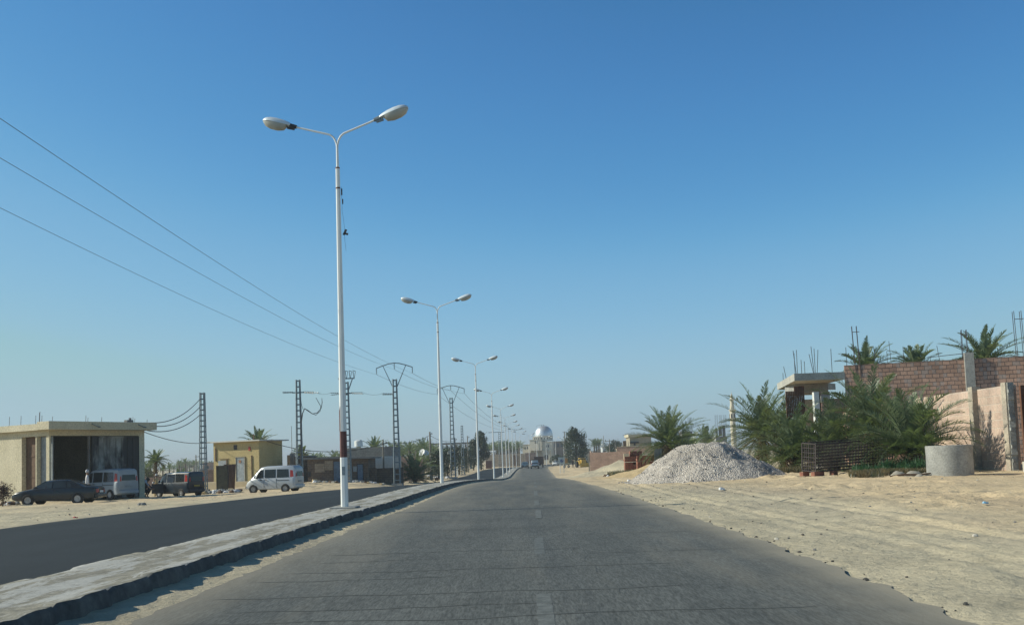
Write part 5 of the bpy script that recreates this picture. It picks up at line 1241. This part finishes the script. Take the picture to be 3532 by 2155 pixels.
def car_body(mb, S, mi=0, nsub=1):
    """S: stations (x, zbottom, zbelt, ztop, half width at belt, half width at top)"""
    rg = []
    for x, zb, zl, zt, wb, wt in S:
        h = [(wb*.80,zb),(wb*.97,zb+.05),(wb,zb+(zl-zb)*.45),(wb*.985,zl-.03),(wb*.965,zl)]
        d = zt - zl
        if d > .12: h += [(wt+(wb*.965-wt)*.18, zt-d*.18),(wt-.02,zt-.045),(wt-.11,zt),(wt*.4,zt+.025)]
        else: h += [(wt+(wb-wt)*.6,zl+d*.4),(wt,zl+d*.75),(wt-.12,zt),(wt*.4,zt+.012)]
        rg.append([(x,y,z) for y,z in h] + [(x,-y,z) for y,z in reversed(h)])
    mb.rings(rg, mi)
def lerpS(S, x):
    for a, b in zip(S, S[1:]):
        lo, hi = sorted((a[0], b[0]))
        if lo <= x <= hi:
            t = (x - a[0]) / (b[0] - a[0]) if a[0] != b[0] else 0
            return [a[i] + (b[i]-a[i])*t for i in range(6)]
    return list(S[0] if abs(x-S[0][0]) < abs(x-S[-1][0]) else S[-1])
def side_pt(S, x, z, s, off=.012):
    q = lerpS(S, x); zl, zt, wb, wt = q[2], q[3], q[4]*.965, q[5]
    t = 0 if zt-zl < .05 else min(1, max(0, (z-zl)/(zt-zl)))
    if z < zl: y = q[4]*1.0
    else: y = wb + (wt-wb)*t*1.0
    return (x, s*(y+off), z)
def side_panel(par, S, poly, s, m_, name='side_window', off=.012, th=.014):
    m = MB(); a = [side_pt(S,x,z,s,off) for x,z in poly]; b = [side_pt(S,x,z,s,off-th) for x,z in poly]; n = len(a)
    f = [tuple(range(n)), tuple(reversed(range(n,2*n)))] + [(i,i+n,(i+1)%n+n,(i+1)%n) for i in range(n)]
    if s > 0: f = [tuple(reversed(q)) for q in f]
    m.add(a+b, f); return m.build(name, m_, par)
def quad_panel(par, P, m_, name, th=.01):
    P = [Vector(p) for p in P]; n = (P[1]-P[0]).cross(P[2]-P[0]).normalized()
    m = MB(); m.add([p + n*th for p in P] + [p - n*th for p in P], [(0,1,2,3),(7,6,5,4),(0,4,5,1),(1,5,6,2),(2,6,7,3),(3,7,4,0)]); return m.build(name, m_, par)
def arch(par, S, x, r, s, w, m_=None):
    m = MB(); Mx = Matrix.Rotation(-s*PI/2, 3, 'X'); y = lerpS(S, x)[4]
    m.lathe([(0,-.02),(r*1.13,-.02),(r*1.13,.003),(0,.003)], 24, (x, s*(y-.0), r), M=Mx); m.build('wheel_arch', PLAST, par)

def minivan(label, p, rz, paint, open_door=False, group=None, L=3.95, W=.80, H=1.88, scale=1, plate=None, handle=DARKM):
    t = thing('minivan', label, 'minivan', p, rz, group, scale); l = L/2
    S = [(-l,.38,1.0,1.62,.72,.60),(-l+.06,.30,1.04,1.80,.78,.66),(-l+.22,.26,1.06,H-.01,W,.69),(-.6,.24,1.07,H,W,.70),(.45,.24,1.06,H-.02,W,.69),(.78,.24,1.04,H-.10,W,.66),(1.12,.24,1.00,1.52,W,.63),(1.42,.25,.97,1.16,.79,.62),(1.60,.26,.90,.99,.77,.60),(1.84,.28,.74,.80,.72,.56),(l,.32,.60,.64,.60,.50)]
    m = MB(); car_body(m, S); m.build('body', paint, t, 38)
    for s in (-1, 1):
        side_panel(t, S, [(1.12,1.06),(1.02,1.38),(.74,1.66),(.50,1.68),(.50,1.08)], s, GLASSD)
        side_panel(t, S, [(.40,1.08),(.40,1.69),(-.46,1.70),(-.46,1.09)], s, GLASSD)
        side_panel(t, S, [(-.56,1.09),(-.56,1.70),(-1.45,1.68),(-1.52,1.10)], s, GLASSD)
        side_panel(t, S, [(.46,.36),(.46,1.02),(.445,1.02),(.445,.36)], s, PLAST, 'door_gap', .004); side_panel(t, S, [(-.51,.36),(-.51,1.02),(-.525,1.02),(-.525,.36)], s, PLAST, 'door_gap', .004)
        side_panel(t, S, [(-.55,.92),(-1.5,.92),(-1.5,.885),(-.55,.885)], s, PLAST, 'door_rail', .01)
        side_panel(t, S, [(.60,.98),(.60,.935),(.76,.935),(.76,.98)], s, handle, 'door_handle', .025); side_panel(t, S, [(.22,.98),(.22,.935),(.36,.935),(.36,.98)], s, handle, 'door_handle', .025)
        side_panel(t, S, [(-1.60,1.12),(-1.60,1.62),(-1.80,1.58),(-1.86,1.14)], s, REDL, 'tail_light', .02)
        quad_panel(t, [(-l-.012,s*.56,1.12),(-l-.012,s*.66,1.12),(-l+.02,s*.62,1.55),(-l+.02,s*.54,1.55)][::int(-s)], REDL, 'tail_light')
        for x in (-1.22, 1.30): arch(t, S, x, .30, s, .2); wheel(t, x, s*(W-.06), .30, s)
        m = MB(); m.box((1.12,s*(W+.10),1.16),(.10,.14,.18)); m.bar((1.12,s*(W-.03),1.1),(1.12,s*(W+.08),1.13),.04); m.build('mirror', paint, t, bevel=.02)
        quad_panel(t, [(1.66,s*.70,.70),(1.90,s*.58,.62),(1.88,s*.56,.78),(1.62,s*.66,.88)][::int(-s)], WLITE, 'headlight', .02)
    quad_panel(t, [(1.46,-.60,1.13),(1.46,.60,1.13),(.86,.58,1.76),(.86,-.58,1.76)], GLASSD, 'windscreen', .02)
    quad_panel(t, [(-l-.025,-.50,1.16),(-l+.035,-.48,1.62),(-l+.035,.48,1.62),(-l-.025,.50,1.16)], GLASSD, 'rear_window', .02)
    m = MB(); m.box((-l-.02,0,.45),(.14,1.4,.2)); m.build('rear_bumper', paint, t, bevel=.03)
    m = MB(); m.box((l-.02,0,.42),(.16,1.2,.2)); m.build('front_bumper', PLAST, t, bevel=.03)
    m = MB(); m.box((-l-.035,0,.80),(.02,.5,.11)); m.build('number_plate', plate or GREYD, t)
    if open_door:
        m = MB(); q = [(1.1,.0),(.0,.0)]
        m.box((.86,W+.42,.66),(.06,.95,.72), M=Matrix.Rotation(-.25,3,'Z')); d = m.build('open_door', paint, t, bevel=.02)
        m = MB(); m.tube([(.75,W+.86,1.0),(.72,W+.80,1.55),(.80,W+.45,1.68),(.9,W+.1,1.66)], .03, 5); m.build('window_frame', DARKM, d)
        m = MB(); m.box((.92,W+.75,1.12),(.12,.18,.12)); m.build('mirror', WLITE, d, bevel=.02)
    return t
def saloon(label, p, rz, paint, L=4.6, W=.86, H=1.40, glass=GLASSD, name='parked_car', cat='car', hatch=False):
    t = thing(name, label, cat, p, rz); l = L/2
    if hatch: S = [(-l,.40,.88,.95,.66,.55),(-l+.12,.30,.95,1.15,.80,.58),(-l+.45,.26,.97,H-.02,W,.60),(0,.24,.95,H,W,.62),(.5,.24,.93,H-.04,W,.60)]
    else: S = [(-l,.42,.80,.86,.62,.5),(-l+.12,.30,.86,.94,.78,.62),(-l+.65,.24,.90,.98,.84,.66),(-l+.95,.23,.92,1.08,W,.62),(-.75,.22,.92,H-.03,W,.58),(-.1,.22,.91,H,W,.60),(.42,.22,.90,H-.05,W,.59)]
    S += [(.80,.22,.88,1.18,W,.60),(1.15,.22,.86,.95,W,.66),(1.6,.24,.80,.87,.83,.64),(l-.25,.27,.70,.77,.78,.6),(l,.34,.56,.62,.6,.48)]
    m = MB(); car_body(m, S); m.build('body', paint, t, 40)
    xb = -l+1.05 if not hatch else -l+.55
    for s in (-1, 1):
        side_panel(t, S, [(1.02,.93),(.50,1.28),(.08,1.31),(.08,.94)], s, glass); side_panel(t, S, [(0,.94),(0,1.32),(-.62,1.30),(-.72,.95)], s, glass)
        side_panel(t, S, [(-.8,.95),(-.70,1.28),(xb+.12,1.0 if not hatch else 1.25),(xb+.05,.97)], s, glass)
        side_panel(t, S, [(.04,.3),(.04,.9),(.025,.9),(.025,.3)], s, PLAST, 'door_gap', .004); side_panel(t, S, [(-.2,.82),(-.2,.78),(-.04,.78),(-.04,.82)], s, PLAST, 'door_handle', .02)
        for x in (-1.36, 1.36): arch(t, S, x, .31, s, .2); wheel(t, x, s*(W-.06), .31, s)
        quad_panel(t, [(-l-.01,s*.40,.62),(-l+.02,s*.66,.62),(-l+.04,s*.66,.80),(-l-.01,s*.40,.80)][::int(-s)], REDL, 'tail_light', .02)
        quad_panel(t, [(l-.03,s*.35,.52),(l-.22,s*.72,.54),(l-.26,s*.70,.68),(l-.06,s*.38,.63)][::int(s)], WLITE, 'headlight', .02)
        m = MB(); m.box((.90,s*(W+.09),.98),(.14,.16,.11)); m.build('mirror', paint, t, bevel=.02)
    quad_panel(t, [(1.16,-.60,.965),(1.16,.60,.965),(.50,.52,1.33),(.50,-.52,1.33)], glass, 'windscreen', .02)
    if hatch: quad_panel(t, [(-l+.12,-.52,1.02),(-l+.40,-.50,1.32),(-l+.40,.50,1.32),(-l+.12,.52,1.02)], glass, 'rear_window', .03)
    else: quad_panel(t, [(-l+.92,-.56,1.03),(-.82,-.50,1.34),(-.82,.50,1.34),(-l+.92,.56,1.03)], glass, 'rear_window', .02)
    m = MB(); m.box((-l-.01,0,.44),(.16,1.5,.20)); m.build('rear_bumper', paint if not hatch else PLAST, t, bevel=.03)
    m = MB(); m.box((-l-.03,0,.66),(.02,.5,.11)); m.build('number_plate', WHITE, t)
    return t
GLASSG = mat('grey_glass', (.05,.065,.07), (.03,.04,.045), .1, 1)
def gp(sx, Y, dz=0): p = on(sx, Y); p.z = max(ground_z(p.x, p.y), G(p.x, p.y) - .02) + dz; return p
saloon('black four-door saloon car parked side-on before the cream workshop', gp(203, 57), rad(183), BLACKP, 4.7, glass=GLASSG)
minivan('silver minivan parked nose-in at the cream workshop doorway, seen from behind', gp(372, 63.6), rad(150), mat('shaded_silver_paint', (.30,.34,.38), (.26,.30,.33), .4, 1.0))  # pale silver darkened, so the paint carries the workshop's shade
minivan('white-silver minivan parked beside the opposite road before the yellow hut', gp(948, 73.5), rad(167), mat('grey_silver_paint', (.50,.53,.55), (.44,.47,.49), .42, 1.0, metal=.2), H=1.92)
minivan('dark navy van with its side door open, in the workshop shade', gp(618, 75), rad(147), NAVY, True, H=1.80, plate=mat('yellow_plate',(.35,.28,.05),None,.6), handle=GALV)
# cars ahead on the road
saloon('pale silver-green hatchback driving in the left lane far ahead', on(1811, 238), rad(89), mat('pale_green_paint',(.42,.46,.42),(.36,.4,.37),.3,1,metal=.3), 4.2, .84, 1.55, name='driving_car', hatch=True)
p = on(1845, 225); sv = thing('off_road_car', 'silver off-road car with a roof rack driving away, next to the brown truck', 'car', p, rad(90)); S = [(-2.2,.55,1.08,1.62,.80,.62),(-2.1,.45,1.10,1.80,.86,.66),(-1.8,.42,1.12,1.86,.90,.68),(.3,.40,1.10,1.88,.90,.70),(.7,.40,1.08,1.75,.90,.66),(1.1,.42,1.05,1.22,.89,.7),(1.9,.45,1.0,1.06,.86,.66),(2.2,.5,.8,.85,.75,.6)]
SUVP = mat('suv_paint', (.36,.42,.45), (.30,.35,.38), .3, 1, metal=.3)
m = MB(); car_body(m, S); m.build('body', SUVP, sv, 38)
quad_panel(sv, [(-2.23,-.60,1.18),(-2.12,-.56,1.62),(-2.12,.56,1.62),(-2.23,.60,1.18)], GLASSD, 'rear_window', .02)
for s in (-1,1):
    for x in (-1.35,1.4): wheel(sv, x, s*.80, .38, s, .26)
    quad_panel(sv, [(-2.22,s*.66,.95),(-2.18,s*.82,.95),(-2.16,s*.80,1.30),(-2.2,s*.66,1.30)][::int(-s)], REDL, 'tail_light', .02); side_panel(sv, S, [(.9,1.15),(.5,1.65),(-.4,1.7),(-.4,1.14)], s, GLASSD); side_panel(sv, S, [(-.5,1.14),(-.5,1.7),(-1.8,1.66),(-1.9,1.16)], s, GLASSD)
    m = MB(); m.box((.95,s*1.0,1.2),(.12,.18,.2)); m.build('mirror', SUVP, sv)
m = MB(); m.box((-2.22,0,.62),(.16,1.7,.2)); m.build('rear_bumper', PLAST, sv); m = MB(); m.box((-2.28,.0,.8),(.02,.5,.12)); m.build('number_plate', WHITE, sv)
m = MB(); [m.box((-.3,s*.6,1.98),(2.4,.05,.06)) for s in (-1,1)]; [m.box((-1.3+k*.5,0,1.98),(.05,1.2,.05)) for k in range(5)]; m.build('roof_rack', DARKM, sv)
m = MB(); m.box((-.6,0,2.06),(1.0,.9,.12)); m.build('rack_load', WOODB, sv)
p = on(1860, 252); tk = thing('truck', 'brown high-sided truck ahead of the silver off-road car', 'truck', p, rad(88))
m = MB(); m.box((-.6,0,1.75),(4.2,2.3,1.9)); [m.box((-2.72,y,1.75),(.06,.08,1.9)) for y in (-1.1,-.55,0,.55,1.1)]; [m.box((x,s*1.17,1.75),(.1,.06,1.9)) for x in (-2.2,-1.2,-.2,.8) for s in (-1,1)]; m.build('load_bed', mat('truck_brown',(.12,.065,.05),(.08,.045,.035),.8,2), tk)
m = MB(); m.box((2.4,0,1.55),(1.5,2.1,1.7),taper=.92); m.build('cab', mat('truck_cab',(.35,.33,.3),None,.4), tk, bevel=.06); m = MB(); m.box((-.2,0,.65),(5.4,.9,.25)); m.build('chassis', DARKM, tk)
for x in (-1.8,2.2):
    for s in (-1,1): wheel(tk, x, s*.92, .46, s, .3)
m = MB(); m.box((-2.75,0,.75),(.1,2.1,.15)); m.build('tail_bar', DARKM, tk)
minivan('small white van on the bend beyond the road sign', on(1917, 300), rad(-100), WHITE)
p = on(1954, 215); t = thing('market_cart', 'orange-yellow cart standing behind the road sign', 'cart', p); m = MB(); m.box((0,0,1.5),(.55,.8,1.1)); m.build('box', mat('orange_paint',(.38,.20,.05),None,.6), t); m = MB(); m.box((.1,0,.9),(1.3,1,.08)); m.build('bed', CREAM, t); m = MB(); [m.tube([(x,0,0),(x,0,.9)],.05,6) for x in (-.4,.4)]; m.build('legs', WOODB, t)
for s in (-.45,.45): wheel(t, s, -.4, .28, -1, .1)

# ------------------------------------------------------------------ people
def person(label, p, rz, J, shirt, trousers, hair=HAIR, sc=1, skirt=False, group=None):
    """J: joint positions (metres, facing +y)"""
    t = thing('person', label, 'person', p, rz, group, sc)
    V_, E_, R_, M_ = [], [], [], []
    def add(q, r, par=None):
        V_.append(Vector(q)); R_.append(r)
        if par is not None: E_.append((par, len(V_)-1))
        return len(V_)-1
    pel = add(J['pelvis'], .13); wa = add(Vector(J['pelvis']).lerp(Vector(J['chest']), .5), .12, pel); ch = add(J['chest'], .15, wa)
    nk = add(Vector(J['chest']).lerp(Vector(J['head']), .45), .055, ch); h1 = add(Vector(J['head']) + Vector((0,0,-.05)), .075, nk); h2 = add(Vector(J['head']) + Vector((0,0,.06)), .085, h1); add(Vector(J['head']) + Vector((0,.085,-.0)), .02, h2)
    hands = []
    for s in ('l', 'r'):
        sx = -1 if s == 'l' else 1
        sh_ = add(Vector(J['chest']) + Vector((sx*.17,0,.06)), .065, ch); el = add(J['elb'+s], .045, sh_); wr_ = add(J['wri'+s], .03, el)
        d = (Vector(J['wri'+s]) - Vector(J['elb'+s])).normalized(); ha_ = add(Vector(J['wri'+s]) + d*.06, .034, wr_); a = d.cross(Vector((0,1,0.1))).normalized()
        for k in range(4):
            q = Vector(J['wri'+s]) + d*(.10) + a*(k-1.5)*.022; f1 = add(q, .010, ha_); add(q + d*(.045+.01*(k in(1,2))) + Vector((0,.012,0)), .008, f1)
        th = add(Vector(J['wri'+s]) + d*.05 + a*.05, .011, ha_); add(Vector(J['wri'+s]) + d*.09 + a*.065, .009, th)
        hp = add(Vector(J['pelvis']) + Vector((sx*.09,0,-.06)), .095, pel); kn = add(J['kne'+s], .062, hp); an_ = add(J['ank'+s], .042, kn); add(Vector(J['ank'+s]) + Vector((0,.14,-.05)), .035, an_)
    me = bpy.data.meshes.new('body'); me.from_pydata([tuple(v) for v in V_], E_, []); o = bpy.data.objects.new('body', me); COL.objects.link(o)
    md = o.modifiers.new('s','SKIN'); 
    for i, r in enumerate(R_): me.skin_vertices[0].data[i].radius = (r, r)
    me.skin_vertices[0].data[0].use_root = True
    sb = o.modifiers.new('u','SUBSURF'); sb.levels = 1; sb.render_levels = 1
    dg = bpy.context.evaluated_depsgraph_get(); ev = o.evaluated_get(dg); nm = bpy.data.meshes.new_from_object(ev)
    bpy.data.objects.remove(o); nm.name = 'body'
    nm.materials.clear()
    for m_ in (SKIN, shirt, trousers): nm.materials.append(m_)
    pz_ = Vector(J['pelvis']); cz = Vector(J['chest'])
    seg = [(i, j) for i, j in E_]
    kinds = {}
    for f in nm.polygons:
        c = f.center; best = min(range(len(V_)), key=lambda i: (V_[i]-c).length - R_[i])
        k = 1
        if best in (nk, h1, h2, h2+1): k = 0
        elif (c - Vector(J['wril'])).length < .12 or (c - Vector(J['wrir'])).length < .12: k = 0
        elif min((c-Vector(J['knel'])).length, (c-Vector(J['kner'])).length, (c-Vector(J['ankl'])).length, (c-Vector(J['ankr'])).length) < min((c-cz).length, (c-Vector(J['elbl'])).length, (c-Vector(J['elbr'])).length, (c-pz_).length*.9): k = 2
        f.material_index = k; f.use_smooth = True
    b = bpy.data.objects.new('body', nm); COL.objects.link(b); b.parent = t
    m = MB(); hd = Vector(J['head']); m.lathe([(.09,-.02),(.098,.04),(.085,.10),(.05,.14),(0,.155)], 12, hd + Vector((0,-.02,.02))); m.build('hair' if hair is HAIR else 'head_scarf', hair, t, 60)
    if skirt:
        m = MB(); q = pz_; m.lathe([(.26,.12-q.z),(.22,-.3),(.17,.0),(.16,.15)], 12, q); m.build('robe', shirt, t, 60)
    return t
STAND = dict(pelvis=(0,0,.93), chest=(0,0,1.32), head=(0,.02,1.62), elbl=(-.25,0,1.12), elbr=(.25,0,1.12), wril=(-.25,.10,.88), wrir=(.25,.10,.88), knel=(-.10,.03,.50), kner=(.10,.0,.50), ankl=(-.11,0,.08), ankr=(.12,-.02,.08))
WALK = dict(STAND, knel=(-.10,.16,.52), ankl=(-.10,.28,.08), kner=(.10,-.02,.50), ankr=(.10,-.24,.12), wril=(-.26,-.12,.90), wrir=(.26,.2,.95))
BEND = dict(pelvis=(0,-.12,.88), chest=(0,.22,1.12), head=(0,.48,1.20), elbl=(-.26,.38,.92), elbr=(.26,.38,.92), wril=(-.2,.55,.72), wrir=(.2,.55,.72), knel=(-.11,.08,.50), kner=(.12,.06,.50), ankl=(-.12,-.04,.08), ankr=(.13,-.04,.08))
SQUAT = dict(pelvis=(0,-.15,.34), chest=(0,.08,.72), head=(0,.16,1.02), elbl=(-.28,.28,.56), elbr=(.28,.28,.56), wril=(-.18,.45,.48), wrir=(.18,.45,.48), knel=(-.18,.30,.50), kner=(.18,.30,.50), ankl=(-.16,.05,.08), ankr=(.16,.05,.08))
person('person in white with a pale head scarf standing behind the black saloon', gp(301, 60.2), rad(-60), STAND, PINK, BLKC, hair=PINK, sc=1.05)
person('crouching person in a pale blue shirt beside the dark van', gp(489, 71.5), rad(-70), BEND, BLUEC, PINK)
person('person in dark clothes with black hair behind the crouching one', gp(500, 73), rad(-90), SQUAT, BLKC, BLKC, sc=1.25)
person('person in a tan robe and white cap at the open door of the dark van', gp(540, 78), rad(60), STAND, TAN, TAN, hair=PINK, skirt=True, sc=1.0)
fp = at(1474, 1530, 281.5); person('dark figure walking on top of the concrete frame', (fp.x, 282, FRAME_TOP.z), rad(-90), WALK, BLKC, BLKC, sc=1.05)
person('person in dark clothes under the dense bushy tree', on(1976, 208), 0, STAND, BLKC, BLKC)
person('small figure in a white shirt beyond the white tarpaulin', on(1505, 185), 0, STAND, WHITE, BLKC, sc=.85)
person('dark-clothed person by the reddish wall, above the pale hatchback', on(1822, 362), 0, STAND, BLKC, BLKC, sc=1.1)
# litter along the kerb
for sx, sy, lab, m_ in ((1586,1674,'pale blue plastic bag caught against the kerb past the second lamp',PLASTICB),(1263,1785,'blue plastic scrap in the sand drift by the kerb near the nearest lamp',PLASTICB),(257,1784,'red plastic scrap on the sand before the black saloon',PLASTICR),(520,2142,'white plastic scrap on the asphalt at the bottom left',PLASTICW),(2487,1686,'white scrap on the sand before the gravel heap',PLASTICW),(2168,1658,'white bottle at the foot of the yellow sand heap',PLASTICW),(3395,1735,'pale blue scrap on the rough sand at the right',PLASTICB)):
    d = ray(sx, sy); Y = 5.
    while Y < 120 and HC + d.z*Y > ground_z(d.x*Y, Y) + .05: Y += .1
    m = MB(); rr = R(sx); lump(m, (0,0,.03), .045 if Y < 30 else .09, rr, 0, 6); lump(m, (.06,.01,.02), .035 if Y < 30 else .07, rr, 0, 6); o = m.build('plastic_scrap', m_); o.location = (d.x*Y, Y, ground_z(d.x*Y, Y) + .02); tag(o, lab, 'litter')
x_, y_ = -13.0, 33.5; p = gp(492, 37.5); m = MB(); rr = R(7); [lump(m, (rr.uniform(-.15,.15),rr.uniform(-.1,.1),.05), .11, rr, 0, 7) for k in range(4)]; o = m.build('rubble_lump', CONCD); o.location = p; tag(o, 'grey lump of rubble on the sand verge of the opposite road', 'rubble')
# ------------------------------------------------------------------ light
SUN_EL = rad(31); sd = Vector((-1, .05, 0)).normalized(); sdir = Vector((sd.x*math.cos(SUN_EL), sd.y*math.cos(SUN_EL), math.sin(SUN_EL)))
w = bpy.data.worlds.new('World'); scene.world = w; w.use_nodes = True; nt = w.node_tree; nt.nodes.clear()
sky = nt.nodes.new('ShaderNodeTexSky'); sky.sky_type = 'NISHITA'; sky.sun_disc = False; sky.sun_elevation = SUN_EL
sky.sun_rotation = math.atan2(sd.x, sd.y) % (2*PI); sky.altitude = 0; sky.air_density = AIR; sky.dust_density = DUST; sky.ozone_density = OZ
bg = nt.nodes.new('ShaderNodeBackground'); bg.inputs[1].default_value = SKY; wo = nt.nodes.new('ShaderNodeOutputWorld')
v1 = nt.nodes.new('ShaderNodeVectorMath'); v1.operation = 'SCALE'; v1.inputs['Scale'].default_value = SKY; nt.links.new(sky.outputs[0], v1.inputs[0])
cv = nt.nodes.new('ShaderNodeRGBCurve'); nt.links.new(v1.outputs[0], cv.inputs[1])   # the colour film of the camera: bluer zenith, grey-blue horizon
for ch, pts in ((0, [(0,0),(.035,.012),(.05,.042),(.08,.092),(.122,.205),(.212,.33),(.337,.385),(1,.5)]), (1, [(0,0),(.085,.05),(.118,.175),(.136,.212),(.181,.298),(.275,.455),(.429,.552),(.578,.56),(1,.68)]), (2, [(0,0),(.23,.14),(.305,.40),(.342,.48),(.423,.575),(.604,.69),(.783,.685),(.86,.63),(1,.66)])):
    c_ = cv.mapping.curves[ch]; c_.points[0].location = pts[0]; c_.points[1].location = pts[-1]
    for p_ in pts[1:-1]: c_.points.new(*p_)
cv.mapping.update()
v2 = nt.nodes.new('ShaderNodeVectorMath'); v2.operation = 'SCALE'; v2.inputs['Scale'].default_value = 1 / SKY; nt.links.new(cv.outputs[0], v2.inputs[0])
nt.links.new(v2.outputs[0], bg.inputs[0]); nt.links.new(bg.outputs[0], wo.inputs[0])
ld = bpy.data.lights.new('sun', 'SUN'); ld.energy = SUN; ld.angle = rad(.55); ld.color = (.99, .95, .79)
lo = bpy.data.objects.new('sun', ld); COL.objects.link(lo); lo.rotation_euler = sdir.to_track_quat('Z', 'Y').to_euler(); lo.location = (-30, 0, 40)
scene.view_settings.view_transform = 'Standard'; scene.view_settings.look = 'None'; scene.view_settings.gamma = 1; scene.view_settings.exposure = EXPO
scene.view_settings.use_curve_mapping = False
scene.render.engine = 'CYCLES'; scene.cycles.use_denoising = True; scene.cycles.max_bounces = 6; scene.cycles.diffuse_bounces = 3; scene.cycles.transparent_max_bounces = 4
scene.cycles.use_adaptive_sampling = True

# thin dusty air
hm = bpy.data.materials.new('haze_air'); hm.use_nodes = True; nt = hm.node_tree; nt.nodes.clear()
pv = nt.nodes.new('ShaderNodeVolumePrincipled'); pv.inputs['Density'].default_value = HAZE; pv.inputs['Color'].default_value = (.80,.86,.90,1); pv.inputs['Anisotropy'].default_value = .2
mo_ = nt.nodes.new('ShaderNodeOutputMaterial'); nt.links.new(pv.outputs[0], mo_.inputs['Volume'])
m = MB(); m.box((0, 2990, 17), (8060, 6200, 42)); hz_ = m.build('haze', hm); hz_['kind'] = 'stuff'; hz_['label'] = 'thin dusty haze filling the air over the road and town'
